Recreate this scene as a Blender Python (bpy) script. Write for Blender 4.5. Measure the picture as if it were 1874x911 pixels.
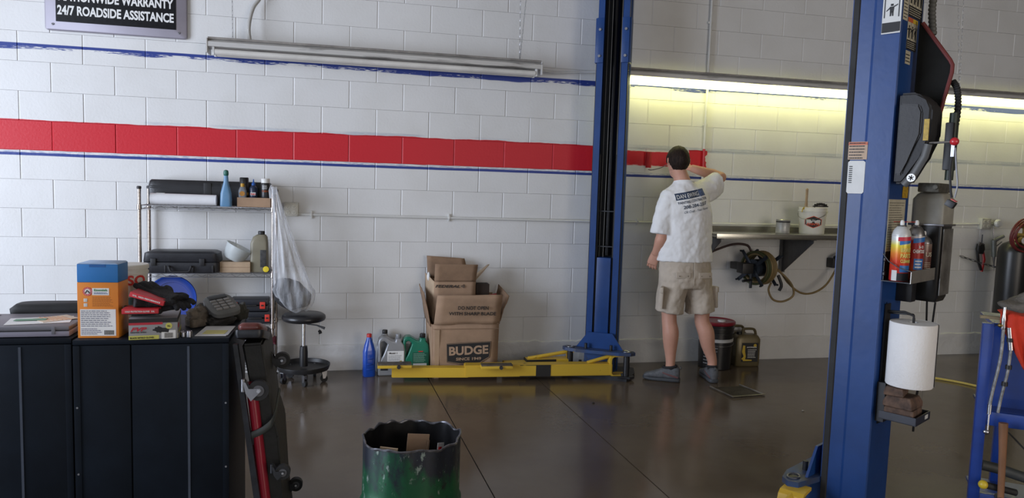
import bpy, bmesh, math, random
from mathutils import Vector, Matrix, Euler, noise
from mathutils.bvhtree import BVHTree
PI = math.pi
for o in list(bpy.data.objects): bpy.data.objects.remove(o)
SC = bpy.context.scene; C = SC.collection
random.seed(7)

# ------------------------------------------------------------------ camera
def make_camera():
    cd = bpy.data.cameras.new('camera'); cam = bpy.data.objects.new('camera', cd); C.objects.link(cam)
    r = Vector(CAM_R); u = Vector(CAM_U); f = Vector(CAM_F)
    m = Matrix((r, u, -f)).transposed().to_4x4(); m.translation = Vector(CAM_O)
    cam.matrix_world = m
    cd.sensor_width = 36; cd.lens = 1330/1874*36; cd.clip_start = .05; cd.clip_end = 200
    SC.camera = cam
CAM_O = (2.2016, -5.7518, 1.4821)
CAM_R = (0.9738947, -0.2248337, 0.0312870)
CAM_U = (-0.0108675, 0.0914904, 0.9957467)
CAM_F = (0.2267398, 0.9700924, -0.0866586)
make_camera()
# ------------------------------------------------------------------ world, lights, exposure
SC.view_settings.view_transform = 'Standard'; SC.view_settings.look = 'None'
SC.view_settings.gamma = 1; SC.view_settings.exposure = 0.45
SC.view_settings.use_curve_mapping = False
w = bpy.data.worlds.new('world'); SC.world = w; w.use_nodes = True
w.node_tree.nodes['Background'].inputs[0].default_value = (.75, .85, 1, 1)
w.node_tree.nodes['Background'].inputs[1].default_value = .6
def area(name, loc, rot, sx, sy, power, col, spread=PI):
    l = bpy.data.lights.new(name, 'AREA'); l.shape = 'RECTANGLE'; l.size = sx; l.size_y = sy
    l.energy = power; l.color = col; l.spread = spread
    o = bpy.data.objects.new(name, l); C.objects.link(o); o.location = loc; o.rotation_euler = rot
    return o
# daylight through the open bay door in the left wall, and a dimmer bay door behind the camera
area('daylight_left_bay', (-2.55, -3.3, 1.75), (0, math.radians(-90), 0), 3.1, 3.6, 265, (.76, .84, 1))
area('daylight_front_bay', (0.2, -9.45, 1.8), (math.radians(90), 0, 0), 3.4, 3.0, 22, (.86, .9, 1))
area('warm_fill_front_bay', (6.2, -9.45, 1.8), (math.radians(90), 0, 0), 3.4, 3.0, 85, (1, .86, .70))  # added warm fill in the far bay opening, lifts the right side

# ------------------------------------------------------------------ materials
MC = {}
def M(name, col, rough=.5, metal=0, var=.08, vs=9, bump=0, bs=60, spec=.5, alpha=1, emit=0, coat=0, trans=0, col2=None, stretch=(1,1,1), thr=None, obj=True, ecol=None):
    if name in MC: return MC[name]
    m = bpy.data.materials.new(name); m.use_nodes = True; MC[name] = m
    nt = m.node_tree; n = nt.nodes; L = nt.links; b = n['Principled BSDF']
    b.inputs['Roughness'].default_value = rough; b.inputs['Metallic'].default_value = metal
    b.inputs['Specular IOR Level'].default_value = spec; b.inputs['Alpha'].default_value = alpha
    b.inputs['Coat Weight'].default_value = coat; b.inputs['Transmission Weight'].default_value = trans
    b.inputs['Base Color'].default_value = (*col, 1)
    if emit:
        b.inputs['Emission Color'].default_value = (*(ecol or col), 1); b.inputs['Emission Strength'].default_value = emit
    if var or bump or col2:
        tc = n.new('ShaderNodeTexCoord'); mp = n.new('ShaderNodeMapping'); mp.inputs['Scale'].default_value = stretch
        L.new(tc.outputs['Object'], mp.inputs[0])
    if var or col2:
        t = n.new('ShaderNodeTexNoise'); t.inputs['Scale'].default_value = vs; t.inputs['Detail'].default_value = 6
        t.inputs['Roughness'].default_value = .62
        L.new(mp.outputs[0], t.inputs['Vector'])
        r = n.new('ShaderNodeValToRGB'); L.new(t.outputs['Fac'], r.inputs[0])
        c2 = col2 or tuple(max(0, c*(1-var*2)) for c in col); c1 = col if col2 else tuple(min(1, c*(1+var)) for c in col)
        r.color_ramp.elements[0].color = (*c2, 1); r.color_ramp.elements[1].color = (*c1, 1)
        a, d = thr or (.3, .7)
        r.color_ramp.elements[0].position = a; r.color_ramp.elements[1].position = d
        L.new(r.outputs[0], b.inputs['Base Color'])
    if bump:
        t2 = n.new('ShaderNodeTexNoise'); t2.inputs['Scale'].default_value = bs; t2.inputs['Detail'].default_value = 5
        L.new(mp.outputs[0], t2.inputs['Vector'])
        bp = n.new('ShaderNodeBump'); bp.inputs['Strength'].default_value = bump; bp.inputs['Distance'].default_value = .01
        L.new(t2.outputs['Fac'], bp.inputs['Height']); L.new(bp.outputs[0], b.inputs['Normal'])
    return m

# ------------------------------------------------------------------ mesh helpers
class B:
    def __init__(s): s.bm = bmesh.new()
    def add(s, verts, faces, mat=None):
        vs = [s.bm.verts.new(mat @ Vector(v) if mat else v) for v in verts]
        for f in faces:
            try: s.bm.faces.new([vs[i] for i in f])
            except ValueError: pass
        return s
    def box(s, c, d, rot=None, bev=0):
        x, y, z = [q/2 for q in d]
        m = Matrix.Translation(c) @ (Euler(rot).to_matrix().to_4x4() if rot else Matrix())
        if bev:
            t = bmesh.new(); bmesh.ops.create_cube(t, size=1)
            for v in t.verts: v.co = Vector((v.co.x*d[0], v.co.y*d[1], v.co.z*d[2]))
            bmesh.ops.bevel(t, geom=t.edges[:], offset=min(bev, min(d)*.45), segments=2, affect='EDGES', profile=.6)
            t.transform(m); s.merge(t); return s
        V = [(-x,-y,-z),(x,-y,-z),(x,y,-z),(-x,y,-z),(-x,-y,z),(x,-y,z),(x,y,z),(-x,y,z)]
        return s.add(V, [(0,3,2,1),(4,5,6,7),(0,1,5,4),(1,2,6,5),(2,3,7,6),(3,0,4,7)], m)
    def b2(s, lo, hi, bev=0):
        return s.box([(a+b)/2 for a, b in zip(lo, hi)], [abs(b-a) for a, b in zip(lo, hi)], bev=bev)
    def merge(s, t):
        me = bpy.data.meshes.new('t'); t.to_mesh(me); t.free(); s.bm.from_mesh(me); bpy.data.meshes.remove(me)
    def rings(s, R, closed=False, cap=True):
        n = len(R[0]); vv = [[s.bm.verts.new(p) for p in r] for r in R]
        m = len(R); rng = range(m) if closed else range(m-1)
        for i in rng:
            a, b = vv[i], vv[(i+1) % m]
            for j in range(n):
                k = (j+1) % n
                try: s.bm.faces.new((a[j], a[k], b[k], b[j]))
                except ValueError: pass
        if cap and not closed:
            s.bm.faces.new(vv[0][::-1]); s.bm.faces.new(vv[-1])
        return s
    def sweep(s, pts, rad, seg=12, closed=False, ref=None, cap=True, round_end=False):
        """rad: number, list of numbers or list of (a,b); ref fixes the direction of a"""
        P = [Vector(p) for p in pts]; n = len(P)
        if not hasattr(rad, '__len__'): rad = [rad]*n
        rad = [(q, q) if not hasattr(q, '__len__') else q for q in rad]
        R = []; prev = None
        for i in range(n):
            if closed: t = P[(i+1) % n]-P[i-1]
            else: t = P[min(i+1, n-1)]-P[max(i-1, 0)]
            t.normalize()
            if ref is not None: a = Vector(ref)
            elif prev is not None: a = prev
            else: a = Vector((0,0,1)) if abs(t.z) < .9 else Vector((1,0,0))
            a = a - t*a.dot(t)
            if a.length < 1e-5: a = t.orthogonal()
            a.normalize(); prev = a; b = t.cross(a)
            R.append([P[i]+a*math.cos(q*2*PI/seg)*rad[i][0]+b*math.sin(q*2*PI/seg)*rad[i][1] for q in range(seg)])
        return s.rings(R, closed, cap)
    def cyl(s, p0, p1, r0, r1=None, seg=20):
        return s.sweep([p0, p1], [r0, r0 if r1 is None else r1], seg)
    def lathe(s, prof, seg=24, c=(0,0,0), mat=None, closed=False):
        c = Vector(c); R = []
        for r, z in prof:
            q = [Vector((max(r, 1e-4)*math.cos(a*2*PI/seg), max(r, 1e-4)*math.sin(a*2*PI/seg), z)) for a in range(seg)]
            R.append([(mat @ p if mat else p)+c for p in q])
        return s.rings(R, closed, not closed)
    def prism(s, poly, a, b, axis='y', mat=None):
        """extrude a 2-D outline between a and b along axis; poly is (x,z) for y, (y,z) for x, (x,y) for z"""
        f = {'y': lambda p, t: (p[0], t, p[1]), 'x': lambda p, t: (t, p[0], p[1]), 'z': lambda p, t: (p[0], p[1], t)}[axis]
        n = len(poly); V = [f(p, a) for p in poly]+[f(p, b) for p in poly]
        return s.add(V, [tuple(range(n))[::-1], tuple(range(n, 2*n))]+[(i, (i+1) % n, n+(i+1) % n, n+i) for i in range(n)], mat)
    def ball(s, c, r, seg=16, rings=10):
        t = bmesh.new(); bmesh.ops.create_uvsphere(t, u_segments=seg, v_segments=rings, radius=1)
        if not hasattr(r, '__len__'): r = (r, r, r)
        for v in t.verts: v.co = Vector((v.co.x*r[0]+c[0], v.co.y*r[1]+c[1], v.co.z*r[2]+c[2]))
        s.merge(t); return s
    def loft(s, L, seg=28, mat=None):
        """L rows: z, cx, cy, hx, hy, n (superellipse power)"""
        R = []
        for z, cx, cy, hx, hy, n in L:
            q = []
            for a in range(seg):
                t = a*2*PI/seg+PI/seg; ct, st = math.cos(t), math.sin(t)
                p = Vector((cx+hx*math.copysign(abs(ct)**(2/n), ct), cy+hy*math.copysign(abs(st)**(2/n), st), z))
                q.append(mat @ p if mat else p)
            R.append(q)
        return s.rings(R)
    def tf(s, m): s.bm.transform(m); return s
    def out(s, name, mat, parent=None, smooth=None, world=False, label=None, recalc=True, kind=None):
        if recalc: bmesh.ops.recalc_face_normals(s.bm, faces=s.bm.faces[:])
        if world and parent is not None: s.bm.transform(wm(parent).inverted())
        me = bpy.data.meshes.new(name); s.bm.to_mesh(me); s.bm.free()
        me.materials.append(mat)
        if smooth is None: smooth = 40
        if smooth:
            for p in me.polygons: p.use_smooth = True
            try: me.set_sharp_from_angle(angle=math.radians(smooth))
            except Exception: pass
        o = bpy.data.objects.new(name, me); C.objects.link(o)
        if parent is not None: o.parent = parent
        if label: o['label'] = label
        if kind: o['kind'] = kind
        return o
WM = {}
def wm(o):
    while o.name not in WM: o = o.parent
    return WM[o.name]
def T(name, label, cat, loc=(0,0,0), rz=0, group=None, parent=None):
    o = bpy.data.objects.new(name, None); C.objects.link(o); o.location = loc; o.rotation_euler = (0, 0, rz)
    o.empty_display_size = .05
    WM[o.name] = Matrix.Translation(loc) @ Matrix.Rotation(rz, 4, 'Z')
    if label: o['label'] = label; o['category'] = cat
    if group: o['group'] = group
    return o
def S(name, loc=(0,0,0)):
    o = T(name, None, None, loc); o['kind'] = 'structure'; return o
def solo(o, label, cat, group=None):
    o['label'] = label; o['category'] = cat
    if group: o['group'] = group
    return o
def arc(c, r, a0, a1, n=16, ax='xz'):
    i = {'x':0,'y':1,'z':2}; out = []
    for k in range(n+1):
        a = math.radians(a0+(a1-a0)*k/n); p = list(c); p[i[ax[0]]] += r*math.cos(a); p[i[ax[1]]] += r*math.sin(a); out.append(p)
    return out
def smoothpath(P, n=8):
    P = [Vector(p) for p in P]; Q = [P[0]*2-P[1]]+P+[P[-1]*2-P[-2]]; out = []
    for i in range(1, len(Q)-2):
        for k in range(n):
            t = k/n; a, b, c, d = Q[i-1], Q[i], Q[i+1], Q[i+2]
            out.append(.5*((2*b)+(c-a)*t+(2*a-5*b+4*c-d)*t*t+(3*b-a-3*c+d)*t**3))
    out.append(P[-1]); return out
def place(origin, right, up):
    """matrix putting text-plane x along right, y along up"""
    r = Vector(right).normalized(); u = Vector(up); u = (u-r*u.dot(r)).normalized(); n = r.cross(u)
    m = Matrix((r, u, n)).transposed().to_4x4(); m.translation = Vector(origin); return m
def text(body, size, mat, parent, m, name='lettering', width=None, bold=0, align='LEFT', ext=.0006, shear=0, world=False, hscale=1, tosurf=None):
    cu = bpy.data.curves.new('f', 'FONT'); cu.body = body; cu.size = size; cu.offset = bold*size; cu.extrude = ext
    cu.align_x = align; cu.shear = shear; cu.resolution_u = 3; cu.fill_mode = 'BOTH'
    o = bpy.data.objects.new('f', cu); C.objects.link(o)
    dg = bpy.context.evaluated_depsgraph_get(); dg.update()
    me = bpy.data.meshes.new_from_object(o.evaluated_get(dg)); bpy.data.objects.remove(o)
    xs = [v.co.x for v in me.vertices] or [0, 1]
    k = hscale if width is None else width/max(1e-6, max(xs)-min(xs))
    for v in me.vertices: v.co.x *= k
    me.transform(m)
    if tosurf: tosurf(me)
    if world and parent is not None: me.transform(wm(parent).inverted())
    me.materials.clear(); me.materials.append(mat); me.name = name
    o = bpy.data.objects.new(name, me); C.objects.link(o)
    if parent is not None: o.parent = parent
    return o
def fakelines(b, x0, x1, z0, z1, n, y, seed=1, h=.35, fn=None):
    """rows of small print too fine to read, as short dark dashes"""
    rr = random.Random(seed); p = (z1-z0)/n
    for i in range(n):
        z = z1-(i+.5)*p; x = x0; xe = x1-rr.random()*.25*(x1-x0)
        while x < xe:
            L = (x1-x0)*rr.uniform(.05, .14); e = min(x+L, xe)
            q = [(x, y, z-p*h/2), (e, y, z-p*h/2), (e, y, z+p*h/2), (x, y, z+p*h/2)]
            b.add(q if not fn else [fn(v) for v in q], [(0,1,2,3)]); x = e+(x1-x0)*.02
    return b

# common materials
WHITE = M('white_plastic', (.72,.72,.70), .4, var=.04)
BLACKP = M('black_plastic', (.013,.013,.015), .45, var=.2)
BLACKR = M('black_rubber', (.015,.015,.016), .7, var=.3)
CHROME = M('chrome', (.62,.62,.64), .22, 1, var=.1)
STEEL = M('steel', (.36,.36,.38), .35, 1, var=.15)
DARKST = M('dark_steel', (.05,.052,.058), .45, .6, var=.3)
BLUE = M('lift_blue', (.010,.050,.195), .38, 0, var=.12, vs=3, coat=.0, spec=.4, bump=.05, bs=30)
BLUED = M('lift_blue_worn', (.016,.055,.18), .4, 0, var=.3, vs=14, col2=(.03,.035,.045), thr=(.32,.5))
YELL = M('lift_yellow', (.62,.40,.035), .45, var=.1, vs=12, col2=(.09,.07,.03), thr=(.30,.36))
RUST = M('worn_grimy_steel', (.16,.13,.10), .6, .3, var=.2, vs=25, col2=(.03,.028,.025), bump=.2)
INK = M('black_ink', (.012,.012,.014), .6, var=0)
PAPER = M('white_paper', (.75,.75,.74), .7, var=.03)
PRWHITE = M('white_ink', (.75,.75,.74), .5, var=0)
RED = M('red_plastic', (.55,.02,.02), .4, var=.06)
CARD = M('cardboard', (.36,.235,.15), .85, var=.12, vs=5, bump=.05, bs=20)
CARDD = M('cardboard_inner', (.27,.17,.105), .9, var=.15, vs=7)
CARDE = M('pale_cardboard', (.45,.33,.22), .85, var=.1)

# ================================================================== STRUCTURE
def wall_paint(name='painted_block_paint'):
    m = bpy.data.materials.new(name); m.use_nodes = True; nt = m.node_tree; n = nt.nodes; L = nt.links
    b = n['Principled BSDF']; b.inputs['Roughness'].default_value = .42; b.inputs['Specular IOR Level'].default_value = .35
    g = n.new('ShaderNodeNewGeometry'); sp = n.new('ShaderNodeSeparateXYZ'); L.new(g.outputs['Position'], sp.inputs[0])
    X, Z = sp.outputs[0], sp.outputs[2]
    def mt(op, a, c=None, d=None):
        q = n.new('ShaderNodeMath'); q.operation = op
        for i, v in enumerate((a, c, d)):
            if v is None: continue
            if isinstance(v, (int, float)): q.inputs[i].default_value = v
            else: L.new(v, q.inputs[i])
        return q.outputs[0]
    def nz(sc, scale, det=4):
        mp = n.new('ShaderNodeMapping'); mp.inputs['Scale'].default_value = sc; L.new(g.outputs['Position'], mp.inputs[0])
        t = n.new('ShaderNodeTexNoise'); t.inputs['Scale'].default_value = scale; t.inputs['Detail'].default_value = det
        L.new(mp.outputs[0], t.inputs['Vector']); return mt('SUBTRACT', t.outputs['Fac'], .5)
    def step(v, a, soft=.0015):
        q = n.new('ShaderNodeMapRange'); L.new(v, q.inputs[0]); q.inputs[1].default_value = a-soft; q.inputs[2].default_value = a+soft
        return q.outputs[0]
    def inv(v): return mt('SUBTRACT', 1, v)
    def mul(*a):
        r = a[0]
        for q in a[1:]: r = mt('MULTIPLY', r, q)
        return r
    def mix(f, A, col):
        q = n.new('ShaderNodeMix'); q.data_type = 'RGBA'; L.new(f, q.inputs[0])
        if isinstance(A, tuple): q.inputs[6].default_value = (*A, 1)
        else: L.new(A, q.inputs[6])
        q.inputs[7].default_value = (*col, 1); return q.outputs[2]
    slow = nz((1,1,1), 1.6, 3); streak = nz((1,1,9), 9, 6); fine = nz((.5,1,6), 40, 5); grime = nz((1,1,1), 3, 6)
    base = mix(step(grime, .12, .2), (.70,.70,.695), (.64,.635,.62))
    # red band, ragged at the end still being rolled
    zt = mt('ADD', Z, mt('ADD', mt('MULTIPLY', slow, .035), mt('MULTIPLY', streak, .014)))
    zb = mt('ADD', Z, mt('MULTIPLY', streak, .012))
    xx = mt('ADD', X, mt('ADD', mt('MULTIPLY', nz((1,1,2), 12, 4), .10), 0))
    redL = mul(inv(step(X, 4.45)), step(zb, 1.624), inv(step(zt, 1.836)))
    redR = mul(step(X, 4.45), inv(step(xx, 5.20)), step(mt('ADD', Z, mt('MULTIPLY', streak, .035)), 1.688, .003), inv(step(mt('ADD', Z, mt('MULTIPLY', streak, .03)), 1.805, .003)))
    redP = mul(step(xx, 5.07), inv(step(xx, 5.232)), step(zb, 1.66), inv(step(zt, 1.832)))
    # faint grey blue wash left of the older stripe above the red
    wash = mul(mt('MAXIMUM', step(nz((.35,1,1.5), 5, 5), -.02, .06), mul(step(X, 5.2), .45)), step(Z, 1.815), inv(step(mt('ADD', Z, mt('MULTIPLY', streak, .02)), 1.856, .004)), step(X, .8))
    c = mix(mul(wash, mt('ADD', mt('MULTIPLY', fine, 1.0), .42)), base, (.28,.34,.44))
    # thin blue line under the red, with a dry brush feather
    zl = mt('ADD', Z, mt('MULTIPLY', slow, .010))
    dry = step(mt('ADD', mt('MULTIPLY', fine, 1.0), mt('MULTIPLY', streak, .8)), .02, .04)
    low = mul(step(zl, 1.588), inv(step(mt('ADD', zl, mt('MULTIPLY', streak, .010)), 1.608)))
    lowd = mul(step(Z, 1.600), inv(step(mt('ADD', Z, mt('MULTIPLY', streak, .03)), 1.622, .003)), dry)
    up = mul(step(zl, 2.338), inv(step(mt('ADD', Z, mt('MULTIPLY', slow, .004)), 2.358)))
    upd = mul(step(mt('ADD', Z, mt('MULTIPLY', slow, .08)), 2.322, .003), inv(step(Z, 2.352)), step(mt('ADD', mt('MULTIPLY', fine, 1.2), mt('MULTIPLY', slow, 1.5)), .0, .04))
    c = mix(mul(lowd, mt('ADD', .55, 0)), c, (.09,.16,.38))
    BL = (.022,.045,.235)
    c = mix(low, c, BL); c = mix(up, c, BL); c = mix(upd, c, BL)
    redc = (.56,.014,.026)
    c = mix(redL, c, redc); c = mix(redR, c, redc); c = mix(redP, c, redc)
    L.new(c, b.inputs['Base Color'])
    # orange-peel of many paint coats, coarser pits here and there
    t = n.new('ShaderNodeTexNoise'); t.inputs['Scale'].default_value = 55; t.inputs['Detail'].default_value = 6; L.new(g.outputs['Position'], t.inputs['Vector'])
    v = n.new('ShaderNodeTexVoronoi'); v.inputs['Scale'].default_value = 38; L.new(g.outputs['Position'], v.inputs['Vector'])
    pit = mul(inv(step(v.outputs['Distance'], .10, .05)), step(nz((1,1,1), 7, 3), .07, .04))
    h = mt('SUBTRACT', mt('MULTIPLY', t.outputs['Fac'], .5), mt('MULTIPLY', pit, .35))
    bp = n.new('ShaderNodeBump'); bp.inputs['Strength'].default_value = .30; bp.inputs['Distance'].default_value = .008
    L.new(h, bp.inputs['Height']); L.new(bp.outputs[0], b.inputs['Normal'])
    return m
PAINT = wall_paint()
wall = S('wall_back')
B().b2((-3,.006,0), (13,.25,4.4)).out('mortar_bed', PAINT, wall)
H = .2032
def block_geo(b, x0=-H, z0=0.0, off=(0,0,0)):
    gx, gz, dp = .0008, .0003, .0062
    X0, X1, Z0, Z1 = -H+gx, H-gx, gz, H-gz
    cl, cr_, cz = .0085, .0018, .0010
    V = [(X0,dp,Z0),(X1,dp,Z0),(X1,dp,Z1),(X0,dp,Z1),
         (X0,.0045,Z0),(X1,.0045,Z0),(X1,.0045,Z1),(X0,.0045,Z1),
         (X0+cl,0,Z0+cz),(X1-cr_,0,Z0+cz),(X1-cr_,0,Z1-cz),(X0+cl,0,Z1-cz)]
    V = [(v[0]+off[0], v[1]+off[1], v[2]+off[2]) for v in V]
    F = [(8,9,10,11)]
    for i in range(4):
        j = (i+1) % 4; F += [(i,j,4+j,4+i), (4+i,4+j,8+j,8+i)]
    return b.add(V, F)
b0 = B(); block_geo(b0)
blk0 = b0.out('block', PAINT, wall, smooth=0); used = False
camv = Vector(CAM_O)
def in_view(p):
    d = Vector(p)-camv; z = d.dot(Vector(CAM_F)); 
    if z <= 0: return False
    return abs(d.dot(Vector(CAM_R))/z) < 937/1330+.05 and abs(d.dot(Vector(CAM_U))/z) < 456/1330+.03
near, rest = [], []
for J in range(-7, 11):                       # course between joint line J and J+1, counted from the top
    for k in range(-12, 52):
        if (k+J) % 2: continue
        p = (k*H+H, random.uniform(-.0009, .0009), (11-J)*H)
        if J > 10: continue
        (near if in_view((p[0],0,p[2]+H/2)) else rest).append(p)
near.sort(key=lambda p: (Vector(p)-camv).length); rest += near[300:]; near = near[:300]
for p in near:
    o = blk0 if not used else blk0.copy()
    if used: C.objects.link(o); o.parent = wall
    used = True; o.location = p
b = B()
for p in rest: block_geo(b, off=p)
b.out('far_blocks', PAINT, wall, smooth=0, kind='stuff')
# rough poured kerb at the foot of the wall with a ragged paint ridge
b = B(); n = 420; prof = [(0.0, -.010), (.05, -.011), (.11, -.009), (.165, -.010), (.190, -.013), (.200, -.012), (.206, -.002), (.209, .005)]
R = []
for i in range(n+1):
    x = -2.9+i*15.6/n; row = []
    for z, y in prof:
        q = noise.noise(Vector((x*9, z*20, 3)))*.004+noise.noise(Vector((x*31, z*30, 9)))*.003
        row.append((x, y+q*(1 if z < .2 else .6), z+(noise.noise(Vector((x*14, 5, z)))*.010+noise.noise(Vector((x*50, 2, z)))*.007 if z > .185 else 0)))
    R.append(row)
for i in range(n):
    for j in range(len(prof)-1): b.add([R[i][j], R[i+1][j], R[i+1][j+1], R[i][j+1]], [(0,1,2,3)])
bmesh.ops.remove_doubles(b.bm, verts=b.bm.verts[:], dist=1e-5)
KERB = M('kerb_paint', (.66,.66,.655), .45, var=.04, vs=4, bump=.5, bs=28)
b.out('concrete_kerb', KERB, wall)
b = B()
pl = [(math.cos(a*.7)*(.014+.006*math.sin(a*3.3)), math.sin(a*.7)*(.017+.004*math.cos(a*2.1))) for a in range(9)]
b.prism([(2.036+x, .305+z) for x, z in pl], -.002, .003).out('chipped_hole', INK, wall)

# floor: sealed concrete slabs parted by saw cuts
def floor_mat():
    m = bpy.data.materials.new('sealed_concrete'); m.use_nodes = True; nt = m.node_tree; n = nt.nodes; L = nt.links
    b = n['Principled BSDF']; g = n.new('ShaderNodeNewGeometry')
    def nz(s, d=6, r=.6):
        t = n.new('ShaderNodeTexNoise'); t.inputs['Scale'].default_value = s; t.inputs['Detail'].default_value = d; t.inputs['Roughness'].default_value = r
        L.new(g.outputs['Position'], t.inputs['Vector']); return t.outputs['Fac']
    def ramp(f, *st):
        r = n.new('ShaderNodeValToRGB'); L.new(f, r.inputs[0]); e = r.color_ramp.elements
        while len(e) < len(st): e.new(.5)
        for q, (p, c) in zip(e, st): q.position = p; q.color = (*c, 1)
        return r.outputs[0]
    c1 = ramp(nz(1.3), (.25, (.088,.064,.043)), (.5, (.108,.081,.056)), (.78, (.130,.100,.071)))
    c2 = ramp(nz(22), (.20, (.6,.58,.55)), (.30, (1,1,1)), (.74, (1,1,1)), (.8, (1.25,1.2,1.1)))
    mx = n.new('ShaderNodeMix'); mx.data_type = 'RGBA'; mx.blend_type = 'MULTIPLY'; mx.inputs[0].default_value = .8
    L.new(c1, mx.inputs[6]); L.new(c2, mx.inputs[7]); 
    # patchy darkening towards the foot of the wall
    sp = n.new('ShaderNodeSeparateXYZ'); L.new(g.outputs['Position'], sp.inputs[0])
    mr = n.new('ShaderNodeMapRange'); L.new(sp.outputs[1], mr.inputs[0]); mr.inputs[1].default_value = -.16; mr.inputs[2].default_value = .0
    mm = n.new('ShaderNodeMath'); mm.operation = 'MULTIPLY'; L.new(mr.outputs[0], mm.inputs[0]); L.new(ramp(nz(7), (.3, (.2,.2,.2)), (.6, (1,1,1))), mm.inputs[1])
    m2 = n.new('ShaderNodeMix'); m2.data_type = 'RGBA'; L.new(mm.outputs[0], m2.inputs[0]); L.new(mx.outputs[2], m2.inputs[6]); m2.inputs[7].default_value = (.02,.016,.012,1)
    L.new(m2.outputs[2], b.inputs['Base Color'])
    L.new(ramp(nz(2.2), (.3, (.12,.12,.12)), (.75, (.27,.27,.27))), b.inputs['Roughness'])
    b.inputs['Specular IOR Level'].default_value = .5
    bp = n.new('ShaderNodeBump'); bp.inputs['Strength'].default_value = .06; bp.inputs['Distance'].default_value = .01
    L.new(nz(9, 4), bp.inputs['Height']); L.new(bp.outputs[0], b.inputs['Normal'])
    return m
FLOOR = floor_mat(); floor = S('floor')
B().b2((-3.2,-9.8,-.2), (13,.3,-.006)).out('sub_base', M('joint_dirt', (.008,.007,.006), .9, var=0), floor)
J1 = lambda y: 2.836-.0335*y; J2 = lambda y: 3.664-.035*y; J3 = lambda y: 6.98-.28*(y+.3)
def slab(xa, xb):
    y0, y1 = -9.8, .012
    B().prism([(xa(y0)+.003,y0),(xb(y0)-.003,y0),(xb(y1)-.003,y1),(xa(y1)+.003,y1)], -.006, 0, 'z').out('slab', FLOOR, floor, smooth=0)
slab(lambda y: -3.2, J1); slab(J1, J2); slab(J2, J3); slab(J3, lambda y: 13)

CEIL = M('ceiling_paint', (.42,.38,.32), .8, var=.05)
c_ = S('ceiling'); B().b2((-3,-9.8,4.4), (13,.25,4.5)).out('ceiling_deck', CEIL, c_)
b = B()
for y in range(-9, 0, 2): b.b2((-3,y-.04,4.2), (13,y+.04,4.4))
b.out('joists', M('joist_paint', (.3,.28,.25), .7), c_)
SIDE = M('side_wall_paint', (.40,.37,.32), .7, var=.05)
wl = S('wall_left')      # with the open bay door that lets the daylight in
b = B().b2((-3,-9.8,0), (-2.8,-5.2,4.4)).b2((-3,-1.4,0), (-2.8,.006,4.4)).b2((-3,-5.2,3.4), (-2.8,-1.4,4.4)); b.out('wall_panel', SIDE, wl)
wr = S('wall_right'); B().b2((13,-9.8,0), (13.2,.25,4.4)).out('wall_panel', M('dim_wall_paint', (.22,.19,.16), .8, var=.05), wr)
wf = S('wall_front')
b = B().b2((-3,-10,0), (-1.6,-9.8,4.4)).b2((2,-10,0), (4.4,-9.8,4.4)).b2((8,-10,0), (13,-9.8,4.4)).b2((-1.6,-10,3.4), (2,-9.8,4.4)).b2((4.4,-10,3.4), (8,-9.8,4.4)); b.out('wall_panel', SIDE, wf)

# ================================================================== ON THE WALL
# sign
sg = T('warranty_sign', 'black sign in a grey frame with white warranty lettering at upper left of the wall', 'sign', (.64,-.002,2.7))
FRAME = M('silver_sign_frame', (.30,.28,.33), .45, .2, var=.03)
ol = []
for cx, cz, a in ((.435,.41,0),(-.435,.41,90),(-.435,-.225,180),(.435,-.225,270)):
    for k in range(5): t = math.radians(a+k*22.5); ol.append((cx+.02*math.cos(t), cz+.02*math.sin(t)))
b = B(); n_ = len(ol)
lay = [(1, -.002), (1, -.022), (.985, -.028)]
b.rings([[(x*s, y, (z-.09)*s+.09) for x, z in ol] for s, y in lay]); b.out('frame', FRAME, sg)
B().b2((-.385,-.031,-.185), (.385,-.028,.37), bev=.001).out('face', M('black_sign_face', (.008,.008,.010), .6, var=.3, vs=50, spec=.2), sg)
mw = lambda x, z: place((x, -.0315, z), (1,0,0), (0,0,1))
text('24/7 ROADSIDE ASSISTANCE', .085, PRWHITE, sg, mw(-.375,-.135), width=.745, bold=.032)
text('NATIONWIDE WARRANTY', .085, PRWHITE, sg, mw(-.37,-.04), width=.735, bold=.032)
for sx in (-.405,.405):
    b = B().cyl((sx,-.028,-.205), (sx,-.033,-.205), .009, .007, 12); s_ = b.out('screw', STEEL, sg)
    B().box((sx,-.0335,-.205), (.014,.001,.003), rot=(0,.7,0)).out('screw_slot', INK, s_)

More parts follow.
